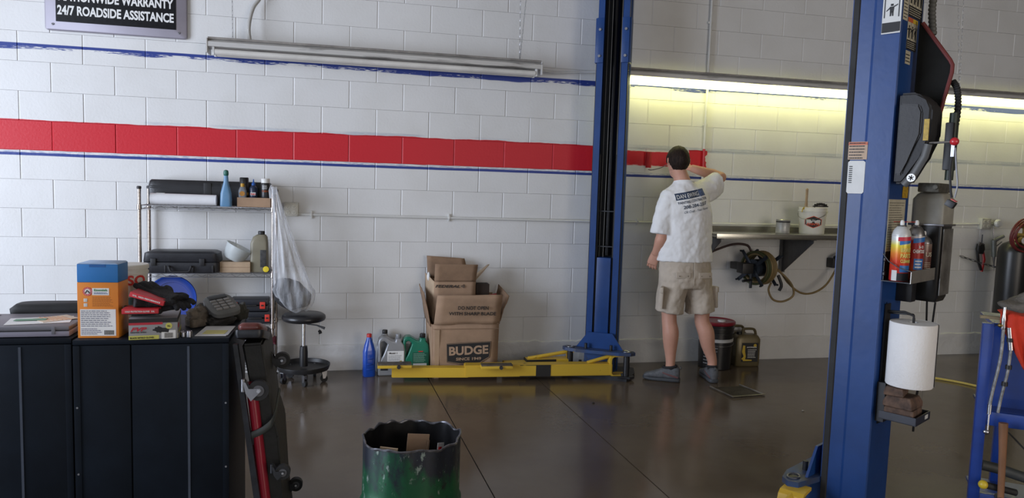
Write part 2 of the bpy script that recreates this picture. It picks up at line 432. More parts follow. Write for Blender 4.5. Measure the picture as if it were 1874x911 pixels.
# surface conduits and outlet boxes
PCOND = M('painted_conduit', (.66,.66,.64), .4, var=.03)
cd = T('conduit', 'thin white painted conduit running along the wall at bench height', 'conduit', (2,-.02,1.2))
B().sweep([(1.86,-.022,1.216),(4.3,-.022,1.208),(6.6,-.022,1.214),(8.09,-.022,1.258)], .0095, 8).out('pipe', PCOND, cd, world=True)
for x in (1.965, 3.02, 4.62, 6.9):
    z = 1.214
    B().box((x,-.008,z), (.016,.014,.060), bev=.004).box((x,-.024,z), (.018,.022,.026), bev=.005).out('strap', PCOND, cd, world=True)
def outlet(x, z, label, s=1):
    o = T('outlet_box', label, 'outlet', (x,-.001,z))
    B().box((0,-.024,0), (.104,.048,.104), bev=.004).out('box', M('outlet_paint', (.60,.59,.53), .5), o)
    B().box((0,-.0505,0), (.098,.005,.098), bev=.002).out('cover_plate', M('outlet_cover', (.52,.50,.44), .4, .1), o)
    for i in (-1,1):
        for j in (-1,1):
            r_ = B().cyl((i*.022,-.053,j*.021), (i*.022,-.056,j*.021), .0155, .015, 16).out('socket', M('socket_ivory', (.62,.60,.52), .4), o)
            b = B()
            for q in (-.005,.005): b.box((i*.022+q,-.0565,j*.021+.003), (.002,.001,.008))
            b.cyl((i*.022,-.056,j*.021-.007), (i*.022,-.057,j*.021-.007), .0022, seg=8); b.out('slots', INK, r_)
    for i in (-1,1):
        for j in (-1,1): B().cyl((i*.043,-.053,j*.043), (i*.043,-.0555,j*.043), .003, seg=8).out('screw', STEEL, o)
    return o
outlet(1.819, 1.252, 'square four-socket outlet box beside the top of the wire shelving')
outlet(8.15, 1.262, 'square four-socket outlet box at the right end of the wall')

# fluorescent fixtures
GRIME = M('dusty_fixture_metal', (.52,.51,.49), .45, .15, var=.1, vs=5, col2=(.12,.11,.105), thr=(.30,.48), stretch=(.5,1,5))
FRM = M('fixture_lip', (.34,.32,.30), .45, .2, var=.2)
def fixture(x0, x1, z, lit, label, chains, group=None, Y=-.15):
    xm = (x0+x1)/2; o = T('strip_light', label, 'ceiling light', (xm,Y,z), group=group); h = (x1-x0)/2
    # flared channel section (y,z)
    B().prism([(-.045,.108),(.045,.108),(.075,.088),(.075,.056),(-.075,.056),(-.075,.088)], -h, h, 'x').out('housing', GRIME, o, smooth=0)
    B().prism([(-.055,.124),(.055,.124),(.062,.108),(-.062,.108)], -h, h, 'x').out('top_channel', FRM, o, smooth=0)
    for s in (-1, 1):
        e = B().box((s*(h+.004),0,.062), (.010,.158,.100), bev=.003).out('end_plate', GRIME, o)
        for y in (-.042,.042): B().box((s*(h-.035),y,.030), (.016,.026,.056), bev=.003).out('lamp_holder', WHITE, o)
    tm = M('lit_tube', (1,.98,.70), .3, var=0, emit=TUBE, ecol=(1,.98,.42)) if lit else M('unlit_tube', (.66,.64,.60), .35, var=.1, vs=3)
    for y in (-.042,.042):
        B().cyl((-h+.045,y,.024), (h-.045,y,.024), .021, seg=16).out('tube', tm, o)
        for s in (-1, 1): B().cyl((s*(h-.045),y,.024), (s*(h-.075),y,.024), .0205, seg=16).out('tube_cap', STEEL, o)
    for cx, tops in chains:
        b = B()
        for ty, tx in tops:
            p0 = Vector((cx-xm,0,.11)); p1 = Vector((tx-xm,ty,4.2-z)); d = (p1-p0); nl = int(d.length/.03)
            for i in range(nl):
                a = p0+d*(i/nl); c = p0+d*((i+1.25)/nl); m = (a+c)/2; ax = d.normalized(); side = ax.orthogonal().normalized()
                if i % 2: side = ax.cross(side)
                L_ = (c-a).length/2
                b.sweep([m+ax*L_*math.cos(q*PI/3)+side*.0045*math.sin(q*PI/3) for q in range(6)], .0011, 3, closed=True)
        b.out('chain', STEEL, o)
    return o
TUBE = 5.2
fixture(1.262, 3.69, 2.335, False, 'long unlit dusty fluorescent strip light on the left half of the wall', [(1.42,[(0,1.40)]),(3.53,[(-.0,3.66),(.0,3.50)])], Y=-.13)
fixture(4.385, 6.83, 2.332, True, 'lit fluorescent strip light glowing above the painter and the bench', [(6.6,[(0,6.60)])])
fixture(6.93, 9.36, 2.356, True, 'lit fluorescent strip light at the right edge, beyond the near lift post', [(7.62,[(0,7.42),(0,7.55)])])
# conduits feeding them
o = T('flexible_conduit', 'ribbed flexible conduit curving up from the unlit strip light', 'conduit', (1.52,-.1,2.45))
P = smoothpath([(1.535,-.11,2.445),(1.525,-.10,2.56),(1.55,-.07,2.70),(1.62,-.04,2.85),(1.65,-.03,3.2),(1.65,-.03,4.2)], 30)
B().sweep(P, [.0125+.0016*(i % 2) for i in range(len(P))], 10).out('sleeve', M('grey_conduit', (.50,.49,.47), .45, .2), o, world=True)
B().sweep(smoothpath([(3.70,-.12,2.40),(3.85,-.07,2.395),(4.05,-.03,2.415),(4.25,-.03,2.43)], 6), .011, 8).out('light_conduit', PCOND).name = 'light_conduit'
solo(bpy.data.objects['light_conduit'], 'white conduit leaving the right end of the unlit strip light', 'conduit')
o = T('pipe_drop', 'white vertical pipe on the wall behind the painter, red paint on its lower end', 'pipe', (5.2,-.02,2))
B().cyl((5.195,-.026,1.845), (5.195,-.026,4.3), .011, seg=10).out('upper_pipe', PCOND, o, world=True)
B().cyl((5.195,-.026,1.66), (5.195,-.026,1.845), .0115, seg=10).out('painted_pipe', M('wet_red_paint', (.50,.018,.028), .3, var=0), o, world=True, label='section of the pipe covered in red paint')
B().cyl((5.195,-.026,1.22), (5.195,-.026,1.66), .011, seg=10).out('lower_pipe', PCOND, o, world=True)
for z in (2.05, 2.9): B().box((5.195,-.02,z), (.045,.018,.018), bev=.003).out('strap', PCOND, o, world=True)

# ================================================================== THE LIFT
def chan(b, hw, y0, y1, lip, t, z0, z1, crease=0):
    o = [(-hw+lip,y1),(-hw,y1),(-hw-crease*0,(y0+y1)/2+.012),(-hw-crease,(y0+y1)/2),(-hw,y0+.004),(-hw+.006,y0),(hw-.006,y0),(hw,y0+.004),(hw,y1),(hw-lip,y1)]
    i = [(hw-lip,y1-t),(hw-t,y1-t),(hw-t,y0+t),(-hw+t,y0+t),(-hw+t,y1-t),(-hw+lip,y1-t)]
    P = o+i; n = len(P)
    b.rings([[(x,y,z0) for x,y in P],[(x,y,z1) for x,y in P]], cap=False)
    # end strips
    return b
def lift_post(loc, rz, label):
    o = T('lift_post', label, 'car lift', loc, rz)
    b = B(); chan(b, .12, -.10, .10, .048, .009, .02, 3.9, .006); b.out('channel', BLUE, o, smooth=25)
    for s in (-1, 1): B().prism([(s*.1195,.068),(s*.1255,.072),(s*.1255,.094),(s*.1195,.097)], .05, 2.44, 'z').out('dark_strip', BLACKR, o, smooth=0)  # dark strip down each side face, next to the opening
    b = B()
    for s in (-1, 1): b.box((s*.129,.055,2.62), (.016,.10,.34), bev=.004)
    for s in (-1, 1):
        B().box((s*.098,.108,2.62), (.058,.014,.34), bev=.003).out('splice_plate', BLUE, o)
        for z in (2.50,2.70): B().cyl((s*.1,.114,z), (s*.1,.126,z), .011, seg=6).out('bolt', STEEL, o)
    b.out('splice_angles', BLUE, o)
    bp = B().prism([(-.24,-.16),(.24,-.16),(.27,.0),(.24,.24),(-.24,.24),(-.27,0)], 0, .02, 'z').out('base_plate', DARKST, o, smooth=0)
    for x, y in ((-.2,-.12),(.2,-.12),(-.2,.19),(.2,.19)):
        B().cyl((x,y,.02), (x,y,.05), .013, seg=6).out('anchor_bolt', DARKST, bp)
    # inside the channel
    B().b2((-.095,-.088,.1), (.095,-.080,3.85)).out('inner_plate', BLACKP, o)
    B().cyl((0,-.035,.95), (0,-.035,3.8), .030, seg=16).out('hydraulic_ram', M('oily_ram', (.03,.03,.032), .25, .8), o)
    for x in (-.055,.02,.052): B().cyl((x,.03,.9), (x,.03,3.85), .0035, seg=6).out('cable', M('steel_cable', (.20,.19,.17), .4, .9), o)
    for s in (-1,1): B().b2((s*.066-.006,.02,.2), (s*.066+.006,.075,1.75)).out('slide_rail', BLACKP, o)
    for z in (1.02, 1.30): B().b2((-.06,.04,z), (.06,.048,z+.008)).out('tie_bar', DARKST, o)
    # carriage with its trapezoid gusset and the arm shelf
    B().b2((-.058,.0,.21), (.052,.118,.94), bev=.004).out('carriage', BLUE, o)
    B().prism([(-.19,.215),(.19,.215),(.095,.345),(-.10,.345)], .128, .140, 'y').out('gusset_plate', BLUE, o, smooth=0)
    pl = [(-.13,.10),(-.27,.13),(-.29,.17),(-.26,.21),(-.17,.235),(.17,.235),(.26,.21),(.29,.17),(.27,.13),(.13,.10)]
    sh = B().prism(pl, .195, .220, 'z').out('arm_shelf', M('lift_blue_grimy', (.017,.06,.19), .5, var=.3, vs=9, col2=(.05,.055,.075), thr=(.35,.6)), o, smooth=0)
    B().prism([(x, y) for x, y in pl], .015, .032, 'z').out('lower_arm_shelf', DARKST, o, smooth=0)
    for s in (-1, 1):
        B().cyl((s*.225,.175,.01), (s*.225,.175,.222), .024, seg=18).out('pivot_pin', BLACKP, o)
        B().sweep([(s*.225+.034*math.cos(a*.524), .175+.024*math.sin(a*.524), .224) for a in range(12)], .0045, 6, closed=True).out('washer_ring', STEEL, sh)
        B().cyl((s*.10,.18,.22), (s*.10,.18,.262), .012, seg=10).out('stop_pin', DARKST, sh)
    B().b2((-.115,.09,.03), (.115,.16,.20)).out('carriage_foot', BLUED, o)
    return o
def seg_box(b, p0, p1, w, z0, z1, ext=0):
    p0, p1 = Vector(p0), Vector(p1); d = (p1-p0).normalized(); n = Vector((-d.y, d.x))
    a = [p0+n*w/2, p0-n*w/2, p1-n*w/2, p1+n*w/2]
    return b.prism([(q.x, q.y) for q in a], z0, z1, 'z')
def lift_arm(o, hub, mid, end, gus, padside=-1, two=True):
    hub, mid, end = Vector(hub), Vector(mid), Vector(end)
    d = (end-hub).normalized(); n = Vector((-d.y, d.x)); W = .10
    cx = lambda p, z: (p.x, p.y, z)
    h0 = hub+d*.07
    b = B(); seg_box(b, h0, mid, W, .035, .125); bmesh.ops.bevel(b.bm, geom=b.bm.edges[:], offset=.005, segments=2, affect='EDGES')
    a = b.out('arm', YELL, o, world=True)
    b = B(); seg_box(b, mid-d*.03, end, W*.80, .030, .105); bmesh.ops.bevel(b.bm, geom=b.bm.edges[:], offset=.004, segments=2, affect='EDGES')
    b.out('arm_extension', YELL, a, world=True)
    # hub clevis: rounded C of flat bar
    b = B()
    prof = [(.0,.188),(.055,.188),(.075,.178),(.084,.158),(.084,.055),(.075,.038),(.055,.030),(.0,.030)]
    L_ = [Vector((hub.x, hub.y, 0))+Vector((d.x, d.y, 0))*u+Vector((0,0,z)) for u, z in [(-.045,.188)]+prof+[(-.045,.030)]]
    b.sweep(L_, (.0), 4) if False else None
    nn = Vector((n.x, n.y, 0))
    R = []
    for i, p in enumerate(L_):
        t = (L_[min(i+1, len(L_)-1)]-L_[max(i-1, 0)]).normalized(); c = t.cross(nn).normalized()
        R.append([p+nn*.052+c*.007, p-nn*.052+c*.007, p-nn*.052-c*.007, p+nn*.052-c*.007])
    b.rings(R); b.out('hub', YELL, a, world=True, smooth=25)
    B().sweep([cx(hub+d*.06, .178), cx(hub+d*.10, .172), cx(hub+d*gus, .126)], [(.014,.014)]*3, 8).out('gusset_bar', YELL, a, world=True)
    # telescoping seam and the square of black hazard paint
    B2 = B(); q = hub.lerp(mid, .46); seg_box(B2, q, q+d*.24, W+.0025, .0345, .124); B2.out('black_stripe', M('worn_black_paint', (.012,.012,.012), .5, var=0, col2=(.30,.20,.03), thr=(.30,.34), vs=14), a, world=True)
    return a
def lift_pad(a, c, d, l=.25, w_=.09, z=.128):
    m = Matrix.Translation((c[0], c[1], z)) @ Matrix.Rotation(d, 4, 'Z')
    b = B().box((0,0,0), (l,w_,.022), bev=.003).tf(m); p = b.out('pad_plate', YELL, a, world=True)
    B().box((0,0,.016), (l*.98,w_*.92,.010), bev=.002).tf(m).out('pad_rubber', RUST, a, world=True)
    B().cyl((l*.12,-w_/2-.012,.0), (l*.12,w_/2,.0), .014, seg=12).tf(m).out('pad_pivot', DARKST, a, world=True)
far = lift_post((4.259,-.270,0), math.radians(150), 'tall blue lift post standing near the wall, left of the painter')
a = lift_arm(far, (4.330,-.480), (3.11,-.405), (2.57,-.345), .26)
lift_pad(a, (2.585,-.41), -.05); lift_pad(a, (3.34,-.495), -.05, .24, .07, .122)
a = lift_arm(far, (4.060,-.275), (3.62,-.275), (3.44,-.275), .42)
near = lift_post((4.468,-3.000,0), math.radians(30), 'tall blue lift post in the right foreground carrying a pump, trays and towels')
a = lift_arm(near, (4.165,-3.015), (3.72,-3.36), (3.30,-3.70), .22)
a = lift_arm(near, (4.555,-2.75), (4.9,-2.35), (5.0,-2.2), .22) if False else None

# ---- printed stickers on the near post (plates a hair proud of the steel), post frame
MN = WM[near.name]
XS, YB = -.1265, -.1005      # left side face and back face of the post
def side(y, z, d=0): return (XS-d, y, z)
CREAM = M('aged_sticker', (.50,.46,.35), .6, var=.12, vs=8); STW = M('white_sticker', (.62,.62,.60), .5, var=.05)
ORG = M('orange_band', (.50,.10,.03), .5, var=0); YLW = M('yellow_band', (.55,.38,.03), .5, var=0); GRN = M('green_band', (.02,.20,.12), .5, var=0)
def sticker_side(y0, y1, z0, z1, m, name='sticker', fill=None, rows=0, bands=(), seed=3):
    b = B().b2((XS-.001,y0,z0), (XS-.0002,y1,z1)); s_ = b.out(name, m, near, smooth=0)
    for (a0, a1, mm) in bands: B().b2((XS-.0016,y0,z0+(z1-z0)*a0), (XS-.0011,y1,z0+(z1-z0)*a1)).out('colour_band', mm, s_, smooth=0)
    if rows: fakelines(B(), 0, 1, 0, 1, rows, 0, seed, fn=lambda v: (XS-.0019, y1-v[0]*(y1-y0)*.9-.004, z0+v[2]*(z1-z0))).out('fine_print', INK, s_, smooth=0)
    return s_
def man_icon(b, u, v, s, f, k=0):
    """little standing figure pictogram as flat polygons; f maps (u,v)->point"""
    P = [[(-.12,.9),(.12,.9),(.12,1.1),(-.12,1.1)], [(-.16,.35),(.16,.35),(.2,.85),(-.2,.85)], [(-.16,0),(-.04,0),(.0,.4),(-.16,.4)], [(.04,0),(.16,0),(.16,.4),(.0,.4)],
         [(.15,.75),(.5,.95+.2*k),(.5,1.05+.2*k),(.15,.88)], [(-.15,.85),(-.5,.5-.2*k),(-.45,.45-.2*k),(-.12,.7)]]
    for q in P: b.add([f(u+x*s, v+y*s) for x, y in q], [(0,1,2,3)])
zt = 2.50
s1 = sticker_side(-.0985, -.025, 2.155, 2.52, STW, bands=((0,.02,STW),))
B().b2((XS-.0016,-.0975,2.375), (XS-.0011,-.026,2.42)).out('black_band', INK, s1, smooth=0)
B().b2((XS-.0016,-.0975,2.160), (XS-.0011,-.026,2.20)).out('black_band', INK, s1, smooth=0)
B().b2((XS-.0016,-.0975,2.340), (XS-.0011,-.026,2.36)).out('colour_band', GRN, s1, smooth=0)
b = B(); f = lambda u, v: (XS-.0018, -.061-u, v); man_icon(b, 0, 2.425, .075, f, 1)
b.add([f(-.03,2.22), f(-.026,2.22), f(-.026,2.33), f(-.03,2.33)], [(0,1,2,3)]); b.add([f(.03,2.22), f(.026,2.22), f(.026,2.33), f(.03,2.33)], [(0,1,2,3)])
man_icon(b, 0, 2.225, .045, f, 0); b.out('pictogram', INK, s1, smooth=0)
fakelines(B(), 0, 1, 0, 1, 4, 0, 5, fn=lambda v: (XS-.0020, -.028-v[0]*.066, 2.378+v[2]*.038)).out('fine_print', STW, s1, smooth=0)
sticker_side(-.004, .075, 1.64, 1.715, M('tan_sticker', (.50,.36,.25), .6, var=.1), rows=6, bands=((.82,.98,ORG),), seed=8)
s2 = B().prism([(y, z) for y, z in [(.006,1.495),(.066,1.495),(.072,1.502),(.072,1.628),(.066,1.634),(.006,1.634),(.0,1.628),(.0,1.502)]], XS-.001, XS-.0002, 'x').out('label_tag', STW, near, smooth=0)
b = B()
for i in range(9): b.b2((XS-.0016,.052,1.54+i*.0085), (XS-.0011,.066,1.54+i*.0085+.004))
b.out('barcode', INK, s2, smooth=0)
# back face: rows of warning pictograms
def sticker_back(x0, x1, z0, z1, cells, dark=.3, top=.14):
    s_ = B().b2((x0,YB-.001,z0), (x1,YB-.0002,z1)).out('warning_sticker', CREAM, near, smooth=0); h = z1-z0
    wd = (x1-x0)/cells; hb = B(); yb = B()
    hb.b2((x0,YB-.0016,z1-h*top), ((x0+x1)/2,YB-.0011,z1)); hb.out('colour_band', ORG, s_, smooth=0)
    yb.b2(((x0+x1)/2,YB-.0016,z1-h*top), (x1,YB-.0011,z1)); yb.out('colour_band', YLW, s_, smooth=0)
    B().b2((x0,YB-.0016,z0), (x1,YB-.0011,z0+h*dark)).out('black_band', INK, s_, smooth=0)
    b = B()
    for i in range(cells): man_icon(b, x0+wd*(i+.5), z0+h*(dark+.06), h*.36, lambda u, v: (u, YB-.0018, v), (i % 3)-1)
    for i in range(1, cells): b.b2((x0+wd*i-.0008,YB-.0017,z0+h*dark), (x0+wd*i+.0008,YB-.0012,z1-h*top))
    b.out('pictogram', INK, s_, smooth=0)
    fakelines(B(), x0+.004, x1, z0+h*.03, z0+h*(dark-.03), 4, YB-.0019, 4).out('fine_print', CREAM, s_, smooth=0)
sticker_back(-.115, .095, 2.385, 2.55, 5)
sticker_back(-.055, .095, 2.235, 2.38, 4)
sticker_back(-.055, .055, 2.10, 2.23, 3)
s3_ = B().b2((-.115,YB-.001,2.21), (-.062,YB-.0002,2.38)).out('instruction_sticker', CREAM, near, smooth=0)
fakelines(B(), -.111, -.064, 2.215, 2.375, 12, YB-.0016, 11, h=.25).out('fine_print', INK, s3_, smooth=0)
s3_ = B().b2((-.055,YB-.001,2.04), (.0,YB-.0002,2.095)).out('instruction_sticker', CREAM, near, smooth=0)
fakelines(B(), -.053, -.003, 2.045, 2.085, 3, YB-.0016, 12, h=.3).out('fine_print', INK, s3_, smooth=0)

# ---- everything bolted to the back of the near post: built in the post's frame
def TN(name, label, cat, p, group=None):
    o = T(name, label, cat, MN @ Vector(p), math.radians(30), group); return o
def loc_(o, p):   # post-frame matrix to the thing's own frame
    return Matrix.Translation(-Vector(p))
# mat with red trim standing behind the motor cover
p = (.035,-.16,2.0); o = TN('rubber_mat', 'black rubber sheet with dark red edging behind the pump cover on the near post', 'mat', p)
ol = [(-.118,2.225),(-.13,2.215),(-.245,2.05),(-.255,2.03),(-.255,2.00),(-.205,1.74),(-.16,1.68),(-.118,1.68)]
b = B().prism([(y-p[1], z-p[2]) for y, z in ol], -.006, .006, 'x'); b.out('sheet', M('rubber_sheet', (.010,.010,.009), .85, spec=.25, var=.2, bump=.1), o, smooth=0)
B().sweep([(-.006, y-p[1], z-p[2]) for y, z in ol[1:6]], .008, 8).out('red_trim', M('dark_red_edging', (.16,.025,.022), .6, var=.15), o)
p = (0,-.10,1.72); o = TN('lift_pump', 'dark grey lift pump with moulded cover, lever and oil tank on the near post', 'pump', p)
def PU(y): return y-p[1]
def PZ(z): return z-p[2]
GREYC = M('pump_cover_grey', (.022,.022,.024), .6, var=.1, vs=6, bump=.1, bs=90)
ol = [(-.112,1.91),(-.178,1.91),(-.212,1.878),(-.238,1.845),(-.238,1.73),(-.205,1.65),(-.158,1.555),(-.145,1.54),(-.112,1.54)]
b = B().prism([(PU(y), PZ(z)) for y, z in ol], -.118, .02, 'x'); bmesh.ops.bevel(b.bm, geom=b.bm.edges[:], offset=.010, segments=3, affect='EDGES')
cv = b.out('motor_cover', GREYC, o, smooth=50)
b = B().prism([(PU(y), PZ(z)) for y, z in [(-.120,1.868),(-.192,1.86),(-.205,1.83),(-.205,1.74),(-.155,1.63),(-.145,1.575),(-.120,1.575)]], -.128, -.112, 'x'); bmesh.ops.bevel(b.bm, geom=b.bm.edges[:], offset=.006, segments=2, affect='EDGES')
b.out('cover_panel', M('pump_panel_grey', (.032,.032,.034), .55, var=.08, bump=.1, bs=90), o)
B().prism([(PU(y), PZ(z)) for y, z in [(-.233,1.80),(-.214,1.80),(-.214,1.715),(-.233,1.715)]], -.1215, -.1185, 'x').out('yellow_tag', M('yellow_tag', (.50,.33,.03), .5, var=.2, vs=60), o, smooth=0)
B().sweep([(-.122, PU(-.235), PZ(1.70)), (-.122, PU(-.225), PZ(1.65)), (-.122, PU(-.19), PZ(1.58)), (-.122, PU(-.155), PZ(1.535))], [(.006,.016)]*4, 8, ref=(1,0,0)).out('handle_bracket', M('cast_grey', (.09,.09,.088), .5, .3), o)
bd = B().cyl((-.127,PU(-.185),PZ(1.565)), (-.133,PU(-.185),PZ(1.565)), .0175, .0165, 24).out('round_badge', M('silver_badge', (.45,.44,.42), .35, .4), o)
b = B()
for q in range(3): b.sweep([(-.1345,PU(-.185)+.011*math.cos(math.radians(40+q*60)),PZ(1.565)+.011*math.sin(math.radians(40+q*60))),(-.1345,PU(-.185)-.011*math.cos(math.radians(40+q*60)),PZ(1.565)-.011*math.sin(math.radians(40+q*60)))], .0016, 4)
b.out('badge_star', INK, bd)
B().cyl((-.11,PU(-.235),PZ(1.705)), (-.11,PU(-.315),PZ(1.708)), .0045, .0045, 8).out('valve_lever', CHROME, o)
B().ball((-.11,PU(-.325),PZ(1.709)), .0165).out('lever_knob', M('red_knob', (.55,.02,.03), .3, var=0, coat=.5), o, label='round red knob')
CAST = M('oily_cast_metal', (.16,.155,.13), .5, .5, var=.3, vs=40, col2=(.05,.045,.035))
B().b2((.09,PU(-.225),PZ(1.51)), (.24,PU(-.14),PZ(1.55)), bev=.006).out('valve_block', CAST, o)
B().cyl((.09,PU(-.212),PZ(1.533)), (.078,PU(-.212),PZ(1.533)), .011, seg=6).out('port_nut', CAST, o)
B().cyl((-.02,PU(-.29),PZ(1.56)), (-.02,PU(-.29),PZ(1.83)), .016, seg=12).out('solenoid', M('green_black', (.02,.03,.02), .5), o)
B().b2((-.05,PU(-.30),PZ(1.60)), (.02,PU(-.27),PZ(1.79)), bev=.004).out('terminal_box', BLACKP, o)
# oil tank: milky top, black lower body with a bright steel flank
TK = M('milky_tank', (.30,.29,.25), .45, var=.15, vs=7)
b = B().loft([(PZ(1.375),.208,PU(-.172),.076,.066,9),(PZ(1.48),.208,PU(-.172),.076,.066,9),(PZ(1.502),.208,PU(-.172),.064,.054,7),(PZ(1.51),.208,PU(-.172),.055,.045,6)], 32); b.out('oil_tank', TK, o, smooth=60)
B().box((.208,PU(-.172),PZ(1.37)), (.164,.144,.010), bev=.003).out('tank_flange', STEEL, o)
b = B().loft([(PZ(1.035),.208,PU(-.172),.062,.055,10),(PZ(1.055),.208,PU(-.172),.072,.062,10),(PZ(1.365),.208,PU(-.172),.074,.064,10)], 32); b.out('tank_body', M('black_gloss_tank', (.014,.014,.014), .3, var=.2, vs=5), o, smooth=60)
B().b2((.045,PU(-.165),PZ(1.035)), (.10,0,PZ(1.125)), bev=.004).out('lower_housing', BLACKP, o)
B().box((.210,PU(-.239),PZ(1.21)), (.125,.004,.29), bev=.001).out('steel_flank', M('soiled_steel', (.33,.32,.30), .35, .7, var=.2, vs=7, col2=(.07,.065,.06), thr=(.3,.55)), o)
# plates on the post below the pump
p = (-.015,YB-.0006,1.36); o2 = TN('spec_sheet', 'yellowed sheet of fine print on the back of the near post behind the spray cans', 'notice', p)
B().b2((-.100,-.001,-.125), (.090,0,.115)).out('sheet', CREAM, o2, smooth=0)
fakelines(B(), -.092, .085, -.12, .105, 22, -.0016, 21, h=.2).out('fine_print', INK, o2, smooth=0)
B().b2((.045,-.0015,.122), (.110,-.0003,.172)).out('yellow_label', M('yellow_tag2', (.50,.30,.02), .5, var=.35, vs=90), o2, smooth=0)
# ribbed conduit and hoses
o = TN('ribbed_hose', 'black ribbed hose looping from the rubber sheet down to the pump', 'hose', (.02,-.25,1.95))
P = smoothpath([(.06,-.25,1.97),(.06,-.268,1.94),(.06,-.278,1.88),(.06,-.276,1.80),(.06,-.262,1.72),(.06,-.258,1.66)], 16)
B().sweep([Vector(q)-Vector((.02,-.25,1.95)) for q in P], [.0135 if i % 3 else .0105 for i in range(len(P))], 12).out('hose', BLACKR, o)
o = TN('steel_conduit', 'grey steel conduit with a ribbed sleeve rising beside the near post stickers', 'conduit', (.085,-.145,2.37))
B().cyl((0,.0,-.06), (.0,0,1.4), .0125, seg=12).out('pipe', M('grey_pipe', (.20,.20,.19), .4, .5), o)
P = smoothpath([(0,0,-.05),(0,.001,-.10),(.0,-.004,-.15),(-.005,-.012,-.20)], 9)
B().sweep(P, [.0155 if i % 3 else .012 for i in range(len(P))], 12).out('sleeve', M('dull_grey_rubber', (.10,.10,.09), .6), o)
o = TN('air_tool', 'looped steel trigger tool and black cap hanging under the red lever knob', 'tool', (-.11,-.33,1.6))
b = B().sweep(smoothpath([(0,.006,.09),(0,.012,.0),(0,.004,-.08),(0,-.002,-.11)], 5), .0045, 8); b.out('rod', BLACKP, o)
B().sweep(smoothpath([(0,.0,.085),(0,-.010,.0),(0,-.018,-.06),(0,-.012,-.11)], 5), .0035, 8).out('handle', STEEL, o)
B().box((0,.0,-.135), (.028,.034,.026), rot=(.5,0,0), bev=.003).out('cap', BLACKP, o)
B().box((0,-.011,-.121), (.026,.020,.003), rot=(.5,0,0)).out('red_mark', RED, o)
B().b2((-.005,.002,.05), (.005,.014,.11)).out('clip', STEEL, o)

# can tray
p = (0,-.10,1.135); o = TN('can_tray', 'open steel tray bolted to the near post holding three spray cans', 'tray', p)
TRM = M('bare_steel_tray', (.36,.34,.31), .35, .6, var=.15)
B().b2((-.15,-.118,0), (.20,-.004,.003)).out('tray_floor', DARKST, o, smooth=0)
B().b2((-.15,-.121,0), (.20,-.118,.052)).out('outer_lip', TRM, o, smooth=0)
P_ = [(-.004,.0),(-.004,.115),(-.02,.118),(-.03,.08),(-.07,.058),(-.121,.052),(-.121,0)]
B().sweep([(-.15,-.006,.115),(-.15,-.03,.085),(-.15,-.07,.062),(-.15,-.121,.050)], .0022, 6).out('end_strap', DARKST, o)
B().prism(P_, .199, .202, 'x').out('end_lip', DARKST, o, smooth=0)
B().b2((-.12,-.004,0), (.12,-.001,.12)).out('tray_back', BLACKP, o, smooth=0)
for z in (.03,.09): B().cyl((-.13,-.006,z), (-.13,-.012,z), .010, seg=6).out('bolt', DARKST, o)
def can(p, r, h, label, body, kind):
    o = TN('spray_can', label, 'spray can', p, None)
    b = B().lathe([(0,0),(r*.93,0),(r,.005),(r,h*.74)], 28); b.out('body', body, o, smooth=50)
    B().lathe([(r,h*.74),(r*1.02,h*.745),(r*1.0,h*.76),(r*.86,h*.83),(r*.55,h*.89),(r*.42,h*.90)], 28).out('shoulder', STEEL if kind != 1 else M('pale_can_top', (.62,.63,.62), .35, .2), o, smooth=60)
    B().lathe([(r*.46,h*.895),(r*.48,h*.905),(r*.42,h*.915),(r*.2,h*.92)], 20).out('rim', STEEL, o)
    B().lathe([(r*.22,h*.915),(r*.24,h*.955),(r*.20,h*.985),(r*.12,h)], 14).out('nozzle', WHITE, o)
    return o
def can_mat(name, stops):
    m = bpy.data.materials.new(name); m.use_nodes = True; n = m.node_tree.nodes; L = m.node_tree.links; b_ = n['Principled BSDF']
    tc = n.new('ShaderNodeTexCoord'); s = n.new('ShaderNodeSeparateXYZ'); L.new(tc.outputs['Object'], s.inputs[0])
    mr = n.new('ShaderNodeMapRange'); L.new(s.outputs[2], mr.inputs[0]); mr.inputs[2].default_value = .185
    r = n.new('ShaderNodeValToRGB'); L.new(mr.outputs[0], r.inputs[0]); e = r.color_ramp.elements
    while len(e) < len(stops): e.new(.5)
    for q, (a, c) in zip(e, stops): q.position = a; q.color = (*c, 1)
    L.new(r.outputs[0], b_.inputs['Base Color']); b_.inputs['Roughness'].default_value = .3; b_.inputs['Metallic'].default_value = .15
    return m
cm1 = can_mat('flame_can', [(0,(.45,.02,.02)),(.45,(.60,.05,.02)),(.62,(.75,.22,.03)),(.80,(.70,.60,.05)),(.93,(.62,.64,.60)),(1,(.64,.65,.64))])
cm2 = can_mat('red_orange_can', [(0,(.30,.02,.02)),(.12,(.50,.12,.02)),(.4,(.35,.03,.02)),(.9,(.32,.015,.02)),(1,(.6,.6,.6))])
cm3 = can_mat('brown_can', [(0,(.10,.04,.03)),(.6,(.14,.05,.04)),(1,(.30,.27,.22))])
def curved(o, r, a0, a1, z0, z1, m, name, tilt=0, off=.0006):
    b = B(); n = 8; V = []
    for i in range(n+1):
        a = a0+(a1-a0)*i/n; dz = tilt*i/n
        V += [((r+off)*math.cos(a), (r+off)*math.sin(a), z0+dz), ((r+off)*math.cos(a), (r+off)*math.sin(a), z1+dz)]
    b.add(V, [(2*i,2*i+2,2*i+3,2*i+1) for i in range(n)]); return b.out(name, m, o, recalc=False)
